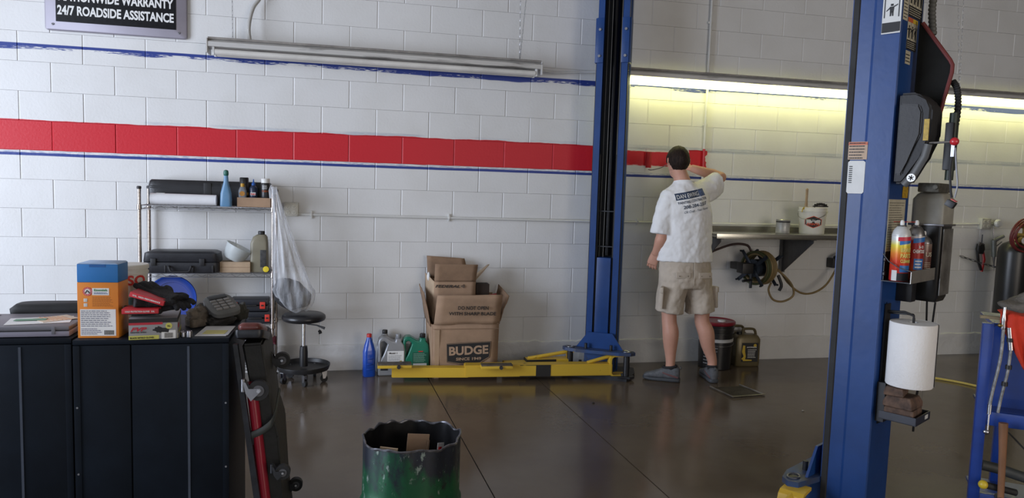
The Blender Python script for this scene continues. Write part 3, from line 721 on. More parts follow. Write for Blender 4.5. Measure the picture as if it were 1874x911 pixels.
def curvetext(body, size, mat, o, r, a_mid, z, width, bold=.02, off=.0012):
    def f(me):
        xs = [v.co.x for v in me.vertices]; xm = (min(xs)+max(xs))/2
        for v in me.vertices:
            a = a_mid+(v.co.x-xm)/r; rr = r+off+v.co.z
            v.co = Vector((rr*math.cos(a), rr*math.sin(a), z+v.co.y))
    return text(body, size, mat, o, Matrix(), width=width, bold=bold, tosurf=f)
va = math.radians(226-30)  # direction of the viewer's side in the cans' frame
S_BLUE = M('print_blue', (.02,.14,.42), .4, var=0); S_RED = M('print_red', (.50,.02,.04), .4, var=0); S_YEL = M('print_yellow', (.70,.62,.15), .4, var=0)
c1 = can((-.102,-.156,1.139), .036, .252, 'frontmost red, orange and yellow spray can on the post tray', cm1, 1)
curved(c1, .036, va-.05, va+1.35, .150, .172, S_BLUE, 'blue_band', .010); curved(c1, .036, va-.25, va+1.35, .166, .182, S_RED, 'red_band', .004, .0009)
curvetext('BRAKE', .024, S_YEL, c1, .036, va+.75, .122, .046); curvetext('PARTS', .024, S_YEL, c1, .036, va+.75, .098, .046); curvetext('CLEANER', .018, S_YEL, c1, .036, va+.78, .078, .046)
curved(c1, .036, va+.1, va+1.4, .038, .066, S_BLUE, 'blue_burst'); curved(c1, .036, va-.5, va+1.4, .002, .034, INK, 'dark_band')
curved(c1, .036, va-.75, va-.15, .002, .045, STW, 'pale_patch', .0, .0009)
c2 = can((-.005,-.180,1.139), .034, .252, 'middle spray can on the post tray, dark red with a blue panel', cm2, 2)
curved(c2, .034, va-.2, va+1.35, .156, .176, S_BLUE, 'blue_band', .008); curved(c2, .034, va-.0, va+1.2, .045, .092, S_BLUE, 'blue_panel')
curvetext('CHEMTOOL', .020, PRWHITE, c2, .034, va+.6, .116, .050); curvetext('B-12', .016, PRWHITE, c2, .034, va+.75, .136, .02)
fakelines(B(), 0, 1, .050, .088, 3, 0, 3, h=.4, fn=lambda v: (.0349*math.cos(va+.15+v[0]*.9), .0349*math.sin(va+.15+v[0]*.9), v[2])).out('fine_print', PRWHITE, c2, recalc=False)
c3 = can((.082,-.184,1.139), .033, .205, 'smallest spray can on the post tray, brown and furthest back', cm3, 3)
curvetext('US', .026, CREAM, c3, .033, va+.8, .098, .030); fakelines(B(), 0, 1, .03, .075, 6, 0, 9, h=.3, fn=lambda v: (.0339*math.cos(va+.3+v[0]*.9), .0339*math.sin(va+.3+v[0]*.9), v[2])).out('fine_print', CREAM, c3, recalc=False)
B().cyl((-.002,.002,.244), (-.105,.055,.244), .0014, seg=6).out('spray_straw', RED, c2)

# shop towel roll on its hook
p = (-.045,-.210,.698); o = TN('towel_roll', 'large white roll of shop towels hanging on the near lift post', 'towel roll', p)
b = B(); R_ = .090; n = 64
prof = [(.021,0),(R_-.002,.0),(R_,.004),(R_,.263),(R_-.002,.267),(.021,.267)]
vv = []
b.lathe(prof, 48, closed=True); ob = b.out('roll', M('towel_paper', (.80,.79,.78), .9, var=.02, bump=.25, bs=120), o, smooth=40)
B().prism([(.055,-.001),(.094,-.001),(.078,-.035)], -.028, -.0265, 'y').out('loose_corner', M('towel_paper2', (.66,.66,.68), .9, var=.02), o, smooth=0)
b = B()
P = [(R_*math.cos(a)+(.004+.010*max(0, math.sin((a+.9)*1.5)))*math.cos(a), R_*math.sin(a)+.004*math.sin(a)) for a in [math.radians(-75+i*8) for i in range(14)]]
b.add([(x, y, z) for x, y in P for z in (.001, .266)], [(2*i,2*i+2,2*i+3,2*i+1) for i in range(len(P)-1)])
b.out('loose_sheet', MC['towel_paper'], o)
p = (-.045,-.103,.985); o = TN('towel_hook', 'black metal hook and plate carrying the white towel roll', 'hook', p)
B().b2((-.03,-.004,-.30), (.03,.0,.045), bev=.001).out('plate', BLACKP, o)
B().sweep([(0,-.004,.012),(0,-.07,.018),(0,-.105,.008),(0,-.107,-.005),(0,-.107,-.29)], .0055, 8).out('rod', BLACKP, o)
B().sweep([(.016,-.004,.004),(.016,-.10,.010),(.0,-.107,.006)], .004, 6).out('side_wire', BLACKP, o)
B().sweep([(-.025,-.002,.04),(-.038,-.01,.055)], .002, 5).out('wire_tip', BLACKP, o)

# strap with a knot hanging under the tank
o = TN('black_strap', 'black cords with a knot hanging below the pump on the near post', 'cord', (.19,-.20,.935))
for dx in (-.012,.012): B().sweep(smoothpath([(0,dx*1.4,.095),(0,dx,.0),(0,dx*.6,-.10),(0,0,-.15)], 4), .0042, 7).out('cord', BLACKR, o)
B().ball((0,0,-.165), (.018,.021,.019), 12, 8).out('knot', BLACKR, o)
B().sweep([(0,0,-.18),(0,.001,-.22),(0,.0,-.265)], [.009,.013,.017], 10).out('tassel', BLACKR, o)
B().sweep([(0,.006,-.16),(0,.03,-.35),(0,.03,-.50)], .005, 6).out('loose_end', BLACKR, o)
B().cyl((0,.002,-.26), (0,.012,-.48), .0009, seg=5).out('thread', M('pale_thread', (.3,.29,.26), .8), o)

# lower tray and lift blocks
p = (-.06,-.135,.555); o = TN('block_tray', 'small dark steel tray low on the near post holding lift blocks', 'tray', p)
b = B()
w2, d2 = .085, .145
B().b2((-w2,-d2,0), (w2,0,.003)).out('tray_floor', DARKST, o, smooth=0)
for lo, hi in (((-w2,-d2,0),(-w2+.004,0,.034)), ((w2-.004,-d2,0),(w2,0,.034)), ((-w2,-d2,0),(w2,-d2+.004,.034))): B().b2(lo, hi).out('tray_lip', M('painted_tray', (.035,.038,.050), .4, .2), o, smooth=0)
B().b2((-.03,0,-.03), (.05,.034,.14)).out('mount', BLACKP, o, smooth=0)
B().prism([(.033,-.001),(-.04,-.001),(.033,-.05)], -.004, .004, 'x').out('brace', BLACKP, o, smooth=0)
B().b2((.02,-d2-.001,.010), (.055,-d2,.027)).out('small_label', STW, o, smooth=0)
RUB = M('worn_brown_rubber', (.17,.10,.065), .8, var=.25, vs=20, col2=(.035,.022,.018), bump=.3)
def block(x, y, z, w_, d_, h_, lab, rz, top=.8):
    b = B(); a = [(-w_/2,-d_/2),(w_/2,-d_/2),(w_/2,d_/2),(-w_/2,d_/2)]
    b.rings([[(q[0], q[1], 0) for q in a], [(q[0], q[1], h_*.45) for q in a], [(q[0]*top, q[1]*top, h_) for q in a]])
    bmesh.ops.bevel(b.bm, geom=b.bm.edges[:], offset=.003, segments=1, affect='EDGES')
    o = b.out('lift_block', RUB, None, smooth=30); o.matrix_world = MN @ Matrix.Translation((x,y,z)) @ Matrix.Rotation(rz, 4, 'Z')
    solo(o, lab, 'block')
block(-.068,-.203,.5585, .125, .115, .050, 'lowest brown rubber lift block, with pale worn side, in the low tray', .05, .98)
block(-.068,-.200,.6092, .125, .115, .048, 'middle brown rubber lift block with chamfered top in the low tray', -.03, .80)
block(-.080,-.175,.6580, .11, .075, .036, 'topmost small brown lift block under the towel roll', .15, .85)

# ================================================================== WIRE SHELVING BESIDE THE WALL
SX0, SX1, SY0, SY1 = .835, 1.712, -.300, -.045
sh = T('wire_shelving', 'chrome wire shelving unit with four shelves standing against the wall', 'shelving', ((SX0+SX1)/2, (SY0+SY1)/2, 0))
WIRE = M('shelf_wire', (.48,.48,.50), .3, .9, var=.2)
POSTM = M('chrome_post', (.50,.47,.45), .25, .95, var=.25, vs=30, stretch=(1,1,.3), col2=(.25,.20,.17))
for x in (SX0, SX1):
    for y in (SY0, SY1):
        top = 1.385
        b = B(); L_ = [(x,y,.02)]; R_ = [.0125]
        z = .06
        while z < top: L_ += [(x,y,z-.001),(x,y,z),(x,y,z+.001)]; R_ += [.0125,.0115,.0125]; z += .0254*1
        L_.append((x,y,top)); R_.append(.0125)
        b.sweep(L_, R_, 12); p_ = b.out('post', POSTM, sh, world=True)
        B().lathe([(.0145,0),(.015,.004),(.015,.016),(.010,.020)], 14, (x,y,top-.004)).out('post_cap', BLACKP, p_, world=True)
        B().lathe([(.016,0),(.016,.006),(.006,.010),(.006,.022)], 12, (x,y,0)).out('levelling_foot', BLACKP, p_, world=True)
SHZ = [.12, .428, .800, 1.272]
for z in SHZ:
    b = B()
    for zz in (z-.003, z-.028):
        for y in (SY0, SY1): b.cyl((SX0,y,zz), (SX1,y,zz), .0028, seg=6)
        for x in (SX0, SX1): b.cyl((x,SY0,zz), (x,SY1,zz), .0028, seg=6)
    s_ = b.out('shelf_rim', WIRE, sh, world=True)
    b = B(); n = 22
    for y in (SY0, SY1):
        P = [(SX0+.02+(SX1-SX0-.04)*i/n, y, z-.004 if i % 2 else z-.027) for i in range(n+1)]; b.sweep(P, .0018, 5)
    b.out('truss_wire', WIRE, s_, world=True, kind='stuff')
    b = B()
    for i in range(34): x = SX0+.02+(SX1-SX0-.04)*i/33; b.cyl((x,SY0,z-.001), (x,SY1,z-.001), .0014, seg=5)
    for y in (SY0+.085, SY1-.085): b.cyl((SX0,y,z-.004), (SX1,y,z-.004), .0025, seg=6)
    b.out('deck_wires', WIRE, s_, world=True, kind='stuff')
    for x in (SX0, SX1):
        for y in (SY0, SY1): B().lathe([(.0135,-.034),(.0175,-.030),(.0155,.002)], 12, (x,y,z)).out('collar', POSTM, s_, world=True)
z0, z1, z2, z3 = SHZ
e = .0012
# --- top shelf
o = T('long_case', 'long black plastic case lying at the back of the top shelf', 'case', (1.27,-.09,z3+e))
b = B().loft([(0,0,0,.395,.055,8),(.02,0,0,.415,.062,8),(.12,0,0,.42,.064,8),(.165,0,0,.41,.060,7),(.175,0,0,.40,.052,7)], 36); b.out('body', M('case_black', (.014,.014,.017), .4, var=.2, bump=.1), o, smooth=50)
for z in (.118,.130): B().box((0,-.0645,z), (.80,.004,.006)).out('rib', BLACKP, o)
for x in (-.02,.10): B().box((x,-.0655,.09), (.05,.008,.14), bev=.003).out('latch', BLACKP, o)
o = T('paper_roll', 'white rolled paper lying along the front of the top shelf', 'paper roll', (1.10,-.245,z3+e+.041))
B().sweep([(-.205,0,0),(.225,.0,-.002)], [(.040,.034),(.038,.034)], 28).out('roll', M('paper_roll_white', (.70,.70,.72), .7, var=.03), o)
B().box((-.14,0,.040), (.055,.02,.003)).out('tape', STW, o)
def bottle(name, label, loc, rings, body, cap=None, rz=0, seg=24, cat='bottle', capm=None):
    o = T(name, label, cat, loc, rz); b = B().loft(rings, seg); b.out('body', body, o, smooth=50)
    if cap: B().lathe(cap, 18, (rings[-1][1], rings[-1][2], 0)).out('cap', capm or BLACKP, o, smooth=40)
    return o
bottle('spray_bottle', 'pale blue tapering bottle with green cap on the top shelf', (1.395,-.285,z3+e), [(0,0,0,.036,.026,4),(.005,0,0,.039,.028,4),(.09,0,0,.037,.026,3),(.12,0,0,.030,.022,2.5),(.17,0,0,.017,.014,2),(.225,0,0,.0135,.0125,2)],
       M('pale_blue_plastic', (.16,.34,.55), .35, var=.05, trans=.25), [(.0125,.215),(.0165,.220),(.018,.235),(.015,.252),(.006,.257)], capm=M('green_cap', (.02,.13,.10), .4))
bx = T('parts_box', 'shallow cardboard box of bottles at the right end of the top shelf', 'box', (1.580,-.225,z3+e))
B().b2((-.112,-.06,0), (.112,-.057,.066)).out('front_panel', CARD, bx); B().b2((-.112,.057,0), (.112,.06,.066)).out('back_panel', CARD, bx)
B().b2((-.112,-.057,0), (-.109,.057,.066)).out('side_panel', CARD, bx); B().b2((.109,-.057,0), (.112,.057,.066)).out('side_panel', CARD, bx)
B().b2((-.109,-.057,0), (.109,.057,.052)).out('packing', CARDD, bx)
zb = z3+e+.053
o = bottle('oil_bottle', 'small round grey bottle with yellow cap in the top shelf box', (1.500,-.250,zb), [(0,0,0,.026,.018,3),(.004,0,0,.028,.019,3),(.06,0,0,.028,.019,3),(.085,0,0,.018,.014,2),(.092,0,0,.010,.010,2)],
       M('grey_bottle', (.20,.22,.25), .4), [(.013,.088),(.014,.10),(.012,.112)], capm=M('yellow_cap', (.55,.30,.02), .4))
B().cyl((0,-.0193,.04), (0,-.0198,.04), .018, seg=20).out('round_label', M('orange_label', (.45,.20,.03), .5), o)
o = T('black_can', 'tall black aerosol can behind the small bottle in the top shelf box', 'spray can', (1.505,-.200,zb))
B().lathe([(0,0),(.031,0),(.033,.005),(.033,.10),(.031,.108)], 24).out('body', M('black_can', (.02,.02,.022), .35), o, smooth=50); B().lathe([(.031,.108),(.031,.150),(.027,.155)], 24).out('cap', BLACKP, o, smooth=50)
B().lathe([(.0334,.03),(.0334,.048)], 24).out('gold_band', M('gold_band', (.35,.20,.05), .4), o)
o = T('blue_dropper_bottle', 'dark blue bottle with pointed nozzle in the top shelf box', 'bottle', (1.572,-.230,zb))
B().lathe([(0,0),(.026,0),(.028,.004),(.028,.080),(.020,.092),(.012,.10)], 22).out('body', M('navy_bottle', (.015,.025,.06), .35), o, smooth=50)
B().lathe([(.012,.10),(.014,.112),(.006,.122),(.003,.145)], 14).out('nozzle', M('blue_nozzle', (.02,.10,.38), .4), o)
fb = B().b2((-.018,-.0290,.030), (.018,-.0285,.05)); fb.out('pale_label', STW, o)
text('K&N', .016, RED, o, place((-.016,-.0297,.033), (1,0,0), (0,0,1)), width=.032, bold=.03)
o = T('white_capped_can', 'black aerosol can with white cap in the top shelf box', 'spray can', (1.655,-.235,zb))
B().lathe([(0,0),(.030,0),(.032,.005),(.032,.115),(.029,.120)], 24).out('body', M('black_can2', (.02,.02,.022), .35), o, smooth=50); B().lathe([(.030,.120),(.0305,.148),(.027,.152)], 24).out('cap', WHITE, o, smooth=50)
text('K&N', .020, M('orange_ink', (.55,.12,.02), .5, var=0), o, Matrix(), width=.045, bold=.03, tosurf=lambda me: [setattr(v, 'co', Vector((.0330*math.sin((v.co.x-.022)/.033), -.0330*math.cos((v.co.x-.022)/.033), .055+v.co.y))) for v in me.vertices])
fakelines(B(), 0, 1, .075, .105, 4, 0, 6, h=.35, fn=lambda v: (.0327*math.sin(-.7+v[0]*1.4), -.0327*math.cos(-.7+v[0]*1.4), v[2])).out('fine_print', PRWHITE, o, recalc=False)
# --- middle shelf
o = T('tool_case', 'black plastic tool case with handle on the middle shelf', 'case', (1.100,-.205,z2+e))
CB = M('tool_case_black', (.022,.023,.028), .45, var=.15, bump=.1)
for (a, c, nm) in ((0,.074,'lower_shell'), (.076,.150,'lid')):
    up = nm == 'lid'
    R_ = [(a,0,0,.235 if not up else .248,.108,9),(a+.008,0,0,.248,.115,9),(c-.012,0,0,.248 if not up else .240,.115,9),(c,0,0,.248 if not up else .215,.115 if not up else .095,9)]
    B().loft(R_, 36).out(nm, CB, o, smooth=50)
for x in (-.175,.14): B().box((x,-.120,.078), (.034,.010,.050), bev=.003).out('latch', BLACKP, o)
B().sweep([(-.075,-.112,.048),(-.072,-.135,.046),(-.062,-.142,.020),(-.05,-.143,.012),(.05,-.143,.012),(.062,-.142,.020),(.072,-.135,.046),(.075,-.112,.048)], .0075, 8).out('handle', BLACKP, o)
for x in (-.22,-.10,.08,.21): B().box((x,-.1155,.030), (.010,.006,.05), bev=.002).out('rib', BLACKP, o)
o = T('wooden_block', 'pale cardboard box under the translucent tub on the middle shelf', 'box', (1.452,-.215,z2+e))
o.name = 'small_box'; WM['small_box'] = WM.pop('wooden_block')
B().box((0,0,.038), (.205,.12,.076), bev=.003).out('body', CARDE, o); B().box((0,-.0605,.038), (.20,.001,.003)).out('seam', CARDD, o)
o = T('plastic_tub', 'translucent plastic tub tilted on the small box on the middle shelf', 'tub', (1.452,-.21,z2+e+.135), 0)
MILK = M('milky_plastic', (.62,.66,.66), .35, var=.03, alpha=.62)
t = Matrix.Rotation(math.radians(28), 4, 'Y')
prof = [(.001,-.052),(.068,-.052),(.072,-.048),(.092,.045),(.099,.047),(.099,.051),(.089,.051),(.070,-.046),(.001,-.049)]
B().lathe(prof, 36, mat=t).out('bowl', MILK, o, smooth=50)
o = T('oil_jug', 'olive grey oil bottle with black cap on the middle shelf', 'bottle', (1.612,-.215,z2+e))
b = B().loft([(0,0,0,.058,.038,5),(.006,0,0,.062,.041,5),(.10,0,0,.062,.041,5),(.21,0,0,.060,.040,5),(.255,.006,0,.050,.032,3),(.272,.014,0,.030,.022,2)], 30); b.out('body', M('olive_plastic', (.23,.21,.15), .4, var=.05), o, smooth=50)
B().lathe([(.022,.27),(.024,.275),(.024,.292),(.021,.297)], 18, (.014,0,0)).out('cap', BLACKP, o)
B().box((.030,-.0405,.10), (.042,.003,.125), bev=.001).out('label', M('dark_label', (.05,.05,.05), .5, var=.3, vs=60), o)
o = T('flashlight', 'short black flashlight with yellow face at the right end of the middle shelf', 'flashlight', (1.667,-.285,z2+e+.024))
t = Matrix.Rotation(math.radians(-100), 4, 'X') @ Matrix.Identity(4)
t = Matrix.Rotation(math.radians(80), 4, 'X')
B().lathe([(0,-.075),(.018,-.075),(.021,-.06),(.020,.0),(.024,.02),(.024,.036)], 20, mat=t).out('barrel', BLACKP, o, smooth=40)
B().lathe([(0,.036),(.021,.036),(.021,.040),(.012,.042)], 20, mat=t).out('lens', M('yellow_face', (.75,.58,.03), .4, var=0), o, smooth=40)
# --- lower shelf
def latchcase(loc, sx, sy, sz, label):
    o = T('drill_case', label, 'case', loc)
    B().box((0,0,sz*.24), (sx,sy,sz*.46), bev=.008).out('lower_shell', M('navy_black', (.016,.018,.025), .45, var=.1), o, smooth=50)
    B().box((0,0,sz*.74), (sx,sy,sz*.48), bev=.010).out('lid', MC['navy_black'], o, smooth=50)
    B().box((0,-sy/2-.008,sz*.5), (sx*.42,.016,.014), bev=.005).out('handle', BLACKP, o)
    for s in (-1, 1):
        l = B().box((s*sx*.36,-sy/2-.004,sz*.50), (sx*.14,.010,sz*.56), bev=.003).out('latch', M('red_latch', (.62,.045,.03), .4, var=.03), o, label='red latch')
        B().box((s*sx*.36,-sy/2-.0095,sz*.50), (sx*.07,.002,sz*.12)).out('slot', INK, l)
latchcase((1.590,-.215,z1+e), .235, .17, .092, 'black case with a red latch on the lower shelf, bottom of two')
latchcase((1.548,-.215,z1+.094+e), .262, .17, .088, 'black case with red latches on the lower shelf, on top of the other')
o = T('dark_case', 'plain dark case between the blue lid and the red-latched cases', 'case', (1.30,-.16,z1+e))
B().box((0,0,.050), (.235,.15,.100), bev=.008).out('body', BLACKP, o); B().box((0,0,.112), (.24,.155,.022), bev=.006).out('lid', MC['case_black'], o)
for z in (.03,.06,.085): B().box((0,-.0765,z), (.20,.004,.008)).out('rib', BLACKP, o)
o = T('blue_drum_lid', 'round blue lidded tub lying on its side on the lower shelf', 'tub', (1.005,-.185,z1+.172))
t = Matrix.Rotation(math.radians(18), 4, 'Z') @ Matrix.Rotation(math.radians(84), 4, 'X')
LB = M('bright_blue_plastic', (.018,.07,.42), .35, var=.04)
B().lathe([(0,.060),(.118,.060),(.120,.066),(.122,.066),(.150,.066),(.160,.070),(.166,.064),(.167,.040),(.160,.036)], 48, mat=t).out('lid', LB, o, smooth=35)
B().lathe([(.155,.040),(.150,-.09),(0,-.092)], 48, mat=t).out('tub_wall', M('tub_dark_blue', (.015,.04,.17), .4), o, smooth=35)
o = T('jug', 'white translucent jug on the bottom shelf behind the creeper', 'jug', (1.615,-.18,z0+e))
b = B().loft([(0,0,0,.062,.062,5),(.006,0,0,.068,.068,5),(.15,0,0,.068,.068,5),(.21,0,0,.050,.050,3),(.245,0,0,.020,.020,2),(.26,0,0,.018,.018,2)], 28); b.out('body', M('milky_jug', (.62,.62,.60), .4, alpha=.85, var=.03), o, smooth=50)
B().lathe([(.020,.258),(.021,.275),(.016,.278)], 16).out('cap', WHITE, o)
B().sweep(smoothpath([(.022,0,.235),(.055,0,.238),(.072,0,.20),(.068,0,.14)], 5), .009, 8).out('handle', MC['milky_jug'], o)
o = T('red_cloth', 'dark red rag hanging at the right end of the bottom shelf', 'rag', (1.68,-.31,z0+.19))
b = B(); n = 12
V = [[((i/n-.5)*.115, .012*math.sin(i*.9+j)*.6+.008*math.sin(j*1.7), -.03+j*.012+.006*math.sin(i*.8)) for i in range(n+1)] for j in range(6)]
b.add([p for r in V for p in r], [(j*(n+1)+i, j*(n+1)+i+1, (j+1)*(n+1)+i+1, (j+1)*(n+1)+i) for j in range(5) for i in range(n)])
ob = b.out('cloth', M('maroon_cloth', (.10,.015,.025), .9, var=.2), o); md = ob.modifiers.new('s', 'SOLIDIFY'); md.thickness = .006

# --- plastic bag on the post
bag = T('plastic_bag', 'clear plastic sack tied to the shelving post and hanging beside it', 'bag', (1.84,-.335,.5))
b = B(); R_ = []; seg = 72; N = 40
for j in range(N+1):
    t = j/N; z = 1.405-(1.405-.535)*t
    cx = 1.728+(.165*t**1.1); cy = -.348-.01*t; 
    hw = .014+.152*t**1.25 if t < .82 else (.014+.152*.82**1.25)*math.sqrt(max(0, 1-((t-.82)/.19)**2))*1.0+.01
    hd = .012+.070*t if t < .85 else (.0715)*math.sqrt(max(0, 1-((t-.85)/.16)**2))+.01
    row = []
    for i in range(seg):
        a = i*2*PI/seg; pl = 1+(.16*(1-t)+.035)*math.sin(a*11+3*t)+.06*math.sin(a*5+7*t)+.05*noise.noise(Vector((math.cos(a)*3, math.sin(a)*3, t*7)))
        row.append((cx+hw*math.cos(a)*pl, cy+hd*math.sin(a)*pl, z+.01*math.sin(a*3+t*4)*t))
    R_.append(row)
b.rings(R_)
def clear_plastic():
    m = bpy.data.materials.new('clear_film'); m.use_nodes = True; nt = m.node_tree; n = nt.nodes; L = nt.links
    out = n['Material Output']; b_ = n['Principled BSDF']; b_.inputs['Base Color'].default_value = (.80,.82,.86,1); b_.inputs['Roughness'].default_value = .25
    tr = n.new('ShaderNodeBsdfTransparent'); mx = n.new('ShaderNodeMixShader'); tc = n.new('ShaderNodeTexCoord')
    mp = n.new('ShaderNodeMapping'); mp.inputs['Scale'].default_value = (24,24,3); L.new(tc.outputs['Object'], mp.inputs[0])
    t = n.new('ShaderNodeTexNoise'); t.inputs['Scale'].default_value = 1.0; t.inputs['Detail'].default_value = 5; L.new(mp.outputs[0], t.inputs['Vector'])
    r = n.new('ShaderNodeMapRange'); L.new(t.outputs['Fac'], r.inputs[0]); r.inputs[1].default_value = .35; r.inputs[2].default_value = .68; r.inputs[3].default_value = .08; r.inputs[4].default_value = .42
    lw = n.new('ShaderNodeLayerWeight'); lw.inputs[0].default_value = .25; ad = n.new('ShaderNodeMath'); ad.operation = 'ADD'; ad.use_clamp = True
    ml = n.new('ShaderNodeMath'); ml.operation = 'MULTIPLY'; ml.inputs[1].default_value = .5; L.new(lw.outputs['Facing'], ml.inputs[0]); L.new(ml.outputs[0], ad.inputs[0]); L.new(r.outputs[0], ad.inputs[1])
    L.new(ad.outputs[0], mx.inputs[0]); L.new(tr.outputs[0], mx.inputs[1]); L.new(b_.outputs[0], mx.inputs[2]); L.new(mx.outputs[0], out.inputs[0])
    bp = n.new('ShaderNodeBump'); bp.inputs['Strength'].default_value = .7; bp.inputs['Distance'].default_value = .02; L.new(t.outputs['Fac'], bp.inputs['Height']); L.new(bp.outputs[0], b_.inputs['Normal'])
    return m
FILM = clear_plastic(); b.out('film', FILM, bag, world=True, smooth=80)
P = arc((1.735,-.30,1.395), .045, -90, 90, 8, 'yz')
B().sweep([(1.728,-.345,1.37),(1.722,-.335,1.42),(1.715,-.318,1.425),(1.705,-.335,1.395),(1.712,-.345,1.34)], [(.02,.008)]*5, 8).out('tied_neck', FILM, bag, world=True)
o = T('rag_bundle', 'dark crumpled contents inside the clear plastic sack', 'bundle', (1.855,-.352,.655))
b = B().ball((0,0,0), (.130,.052,.115), 32, 20)
for v in b.bm.verts:
    q = noise.noise(v.co*9)*.25+noise.noise(v.co*24)*.12; v.co *= 1+q*.6; v.co.x += max(0, v.co.z)*-.35; v.co.y = max(-.055, min(.055, v.co.y))
b.out('cloth', M('dark_crumple', (.025,.025,.028), .8, var=.3, vs=30, bump=.5), o)

# --- round work stool
st = T('work_stool', 'black rolling shop stool with round seat and tray base', 'stool', (1.930,-.300,0))
B().lathe([(0,.452),(.135,.452),(.150,.460),(.156,.475),(.153,.492),(.135,.505),(0,.508)], 40).out('seat', M('black_vinyl', (.018,.018,.020), .35, var=.15, bump=.1), st, smooth=50)
B().lathe([(.154,.470),(.1565,.474),(.154,.478)], 40, closed=True).out('seat_piping', BLACKP, st)
B().cyl((0,0,.26), (0,0,.455), .0125, seg=16).out('gas_stem', CHROME, st)
B().lathe([(.030,.115),(.030,.22),(.026,.262),(.018,.265)], 20).out('stem_sleeve', BLACKP, st)
B().sweep([(.02,-.01,.43),(.09,-.04,.425),(.15,-.06,.405)], [(.005,.005),(.005,.005),(.010,.005)], 8).out('height_lever', BLACKP, st)
B().lathe([(0,.098),(.150,.098),(.176,.104),(.186,.128),(.190,.130),(.190,.122),(.180,.094),(.150,.086),(0,.086)], 44).out('tray', M('black_tray', (.020,.020,.022), .4, var=.2), st, smooth=40)
for i in range(5):
    a = math.radians(-90+i*72+6); x, y = .150*math.cos(a), .150*math.sin(a)
    B().cyl((x,y,.098), (x,y,.106), .008, seg=6).out('bolt', STEEL, st)
    c_ = B().prism([(-.020,.086),(.020,.086),(.016,.05),(.006,.028),(-.010,.028)], -.014, -.011, 'y').prism([(-.020,.086),(.020,.086),(.016,.05),(.006,.028),(-.010,.028)], .011, .014, 'y').box((0,0,.084), (.04,.028,.004)).tf(Matrix.Translation((x,y,0)) @ Matrix.Rotation(a+.5, 4, 'Z')).out('caster', STEEL, st)
    B().cyl((0,-.010,.026), (0,.010,.026), .026, seg=20).tf(Matrix.Translation((x,y,0)) @ Matrix.Rotation(a+.5, 4, 'Z')).out('wheel', BLACKR, c_)

# ================================================================== TOOL CABINETS IN THE LEFT FOREGROUND
NAVY = M('black_painted_steel', (.0055,.009,.015), .45, .0, var=.2, vs=4, spec=.13)
STRIP = M('grey_post_strip', (.055,.068,.095), .45, .2, var=.1)
def cabinet(x0, x1, y0, y1, label, seams, strips, rivets):
    o = T('tool_cabinet', label, 'cabinet', ((x0+x1)/2, (y0+y1)/2, 0)); Z = .9
    b = B().b2((x0+.006,y0+.012,.04), (x1-.006,y1,.888)); b.out('body', NAVY, o, world=True, smooth=0)
    B().b2((x0,y0,.882), (x1,y1,.9), bev=.003).out('top', NAVY, o, world=True)
    xs = [x0]+seams+[x1]
    for a, c in zip(xs, xs[1:]):
        b = B().b2((a+.002,y0+.002,.05), (c-.002,y0+.012,.880), bev=.003); b.out('back_panel', NAVY, o, world=True)
    for x in strips: B().b2((x-.004,y0-.0005,.05), (x+.004,y0+.004,.872)).out('edge_strip', STRIP, o, world=True)
    for x in (x0+.012, x1-.012): B().b2((x-.011,y0-.001,.05), (x+.011,y0+.006,.880), bev=.002).out('corner_post', NAVY, o, world=True)
    for x, z in rivets: B().cyl((x,y0-.001,z), (x,y0-.003,z), .0035, seg=10).out('rivet', STEEL, o, world=True)
    for x in (x0+.05, x1-.05):
        for y in (y0+.06, y1-.06): B().cyl((x-.015,y,.02), (x+.015,y,.02), .02, seg=14).out('caster', BLACKR, o, world=True)
    return o
cabinet(1.290, 1.803, -2.990, -2.50, 'wide black steel tool cabinet with the orange box on top', [1.475], [1.665], [(1.302,.66),(1.302,.42),(1.791,.66),(1.791,.42)])
cabinet(.62, 1.278, -2.960, -2.45, 'black steel cabinet at the left edge with the grey laptop on top', [1.03], [1.115], [])
# orange box
ORB = M('orange_carton', (.70,.22,.015), .5, var=.02); BLB = M('blue_carton', (.015,.16,.45), .5, var=.03)
o = T('powder_box', 'tall orange carton with blue top standing on the black cabinet', 'box', (1.366,-2.905,.9), math.radians(-3))
B().b2((-.067,-.052,0), (.067,.052,.198), bev=.002).out('carton', ORB, o)
B().b2((-.067,-.052,.198), (.067,.052,.262), bev=.003).out('blue_top', BLB, o)
B().prism([(-.067,.262),(.067,.262),(.060,.266),(-.060,.266)], -.05, .05, 'y').out('top_flap', M('pale_flap', (.30,.42,.60), .5), o)
B().b2((-.026,-.0527,.252), (.026,-.0521,.262)).out('tab', M('tab_blue', (.01,.10,.33), .5), o)
B().b2((-.058,-.0530,.008), (.058,-.0522,.103)).out('white_panel', PAPER, o, smooth=0)
fakelines(B(), -.055, .055, .040, .100, 9, -.0536, 2, h=.3).out('fine_print', M('navy_print', (.04,.05,.12), .6, var=0), o, smooth=0)
fakelines(B(), -.055, .012, .012, .036, 4, -.0536, 22, h=.5).out('fine_print', M('grey_print', (.25,.25,.33), .6, var=0), o, smooth=0)
b = B()
for i in range(14): b.b2((.020+i*.0023,-.0540,.012), (.020+i*.0023+(.0008 if i % 3 else .0014),-.0536,.028))
b.out('barcode', INK, o, smooth=0)
rd = B().cyl((-.033,-.0521,.166), (-.033,-.0530,.166), .0155, seg=28).out('round_logo', M('logo_red', (.60,.03,.04), .5, var=0), o)
B().cyl((-.033,-.0530,.166), (-.033,-.0533,.166), .0095, seg=24).out('logo_centre', PRWHITE, rd)
B().sweep([(-.040,-.0536,.160),(-.034,-.0536,.170),(-.029,-.0536,.165),(-.026,-.0536,.160)], .0018, 5).out('logo_arm', INK, rd)
b = B(); 
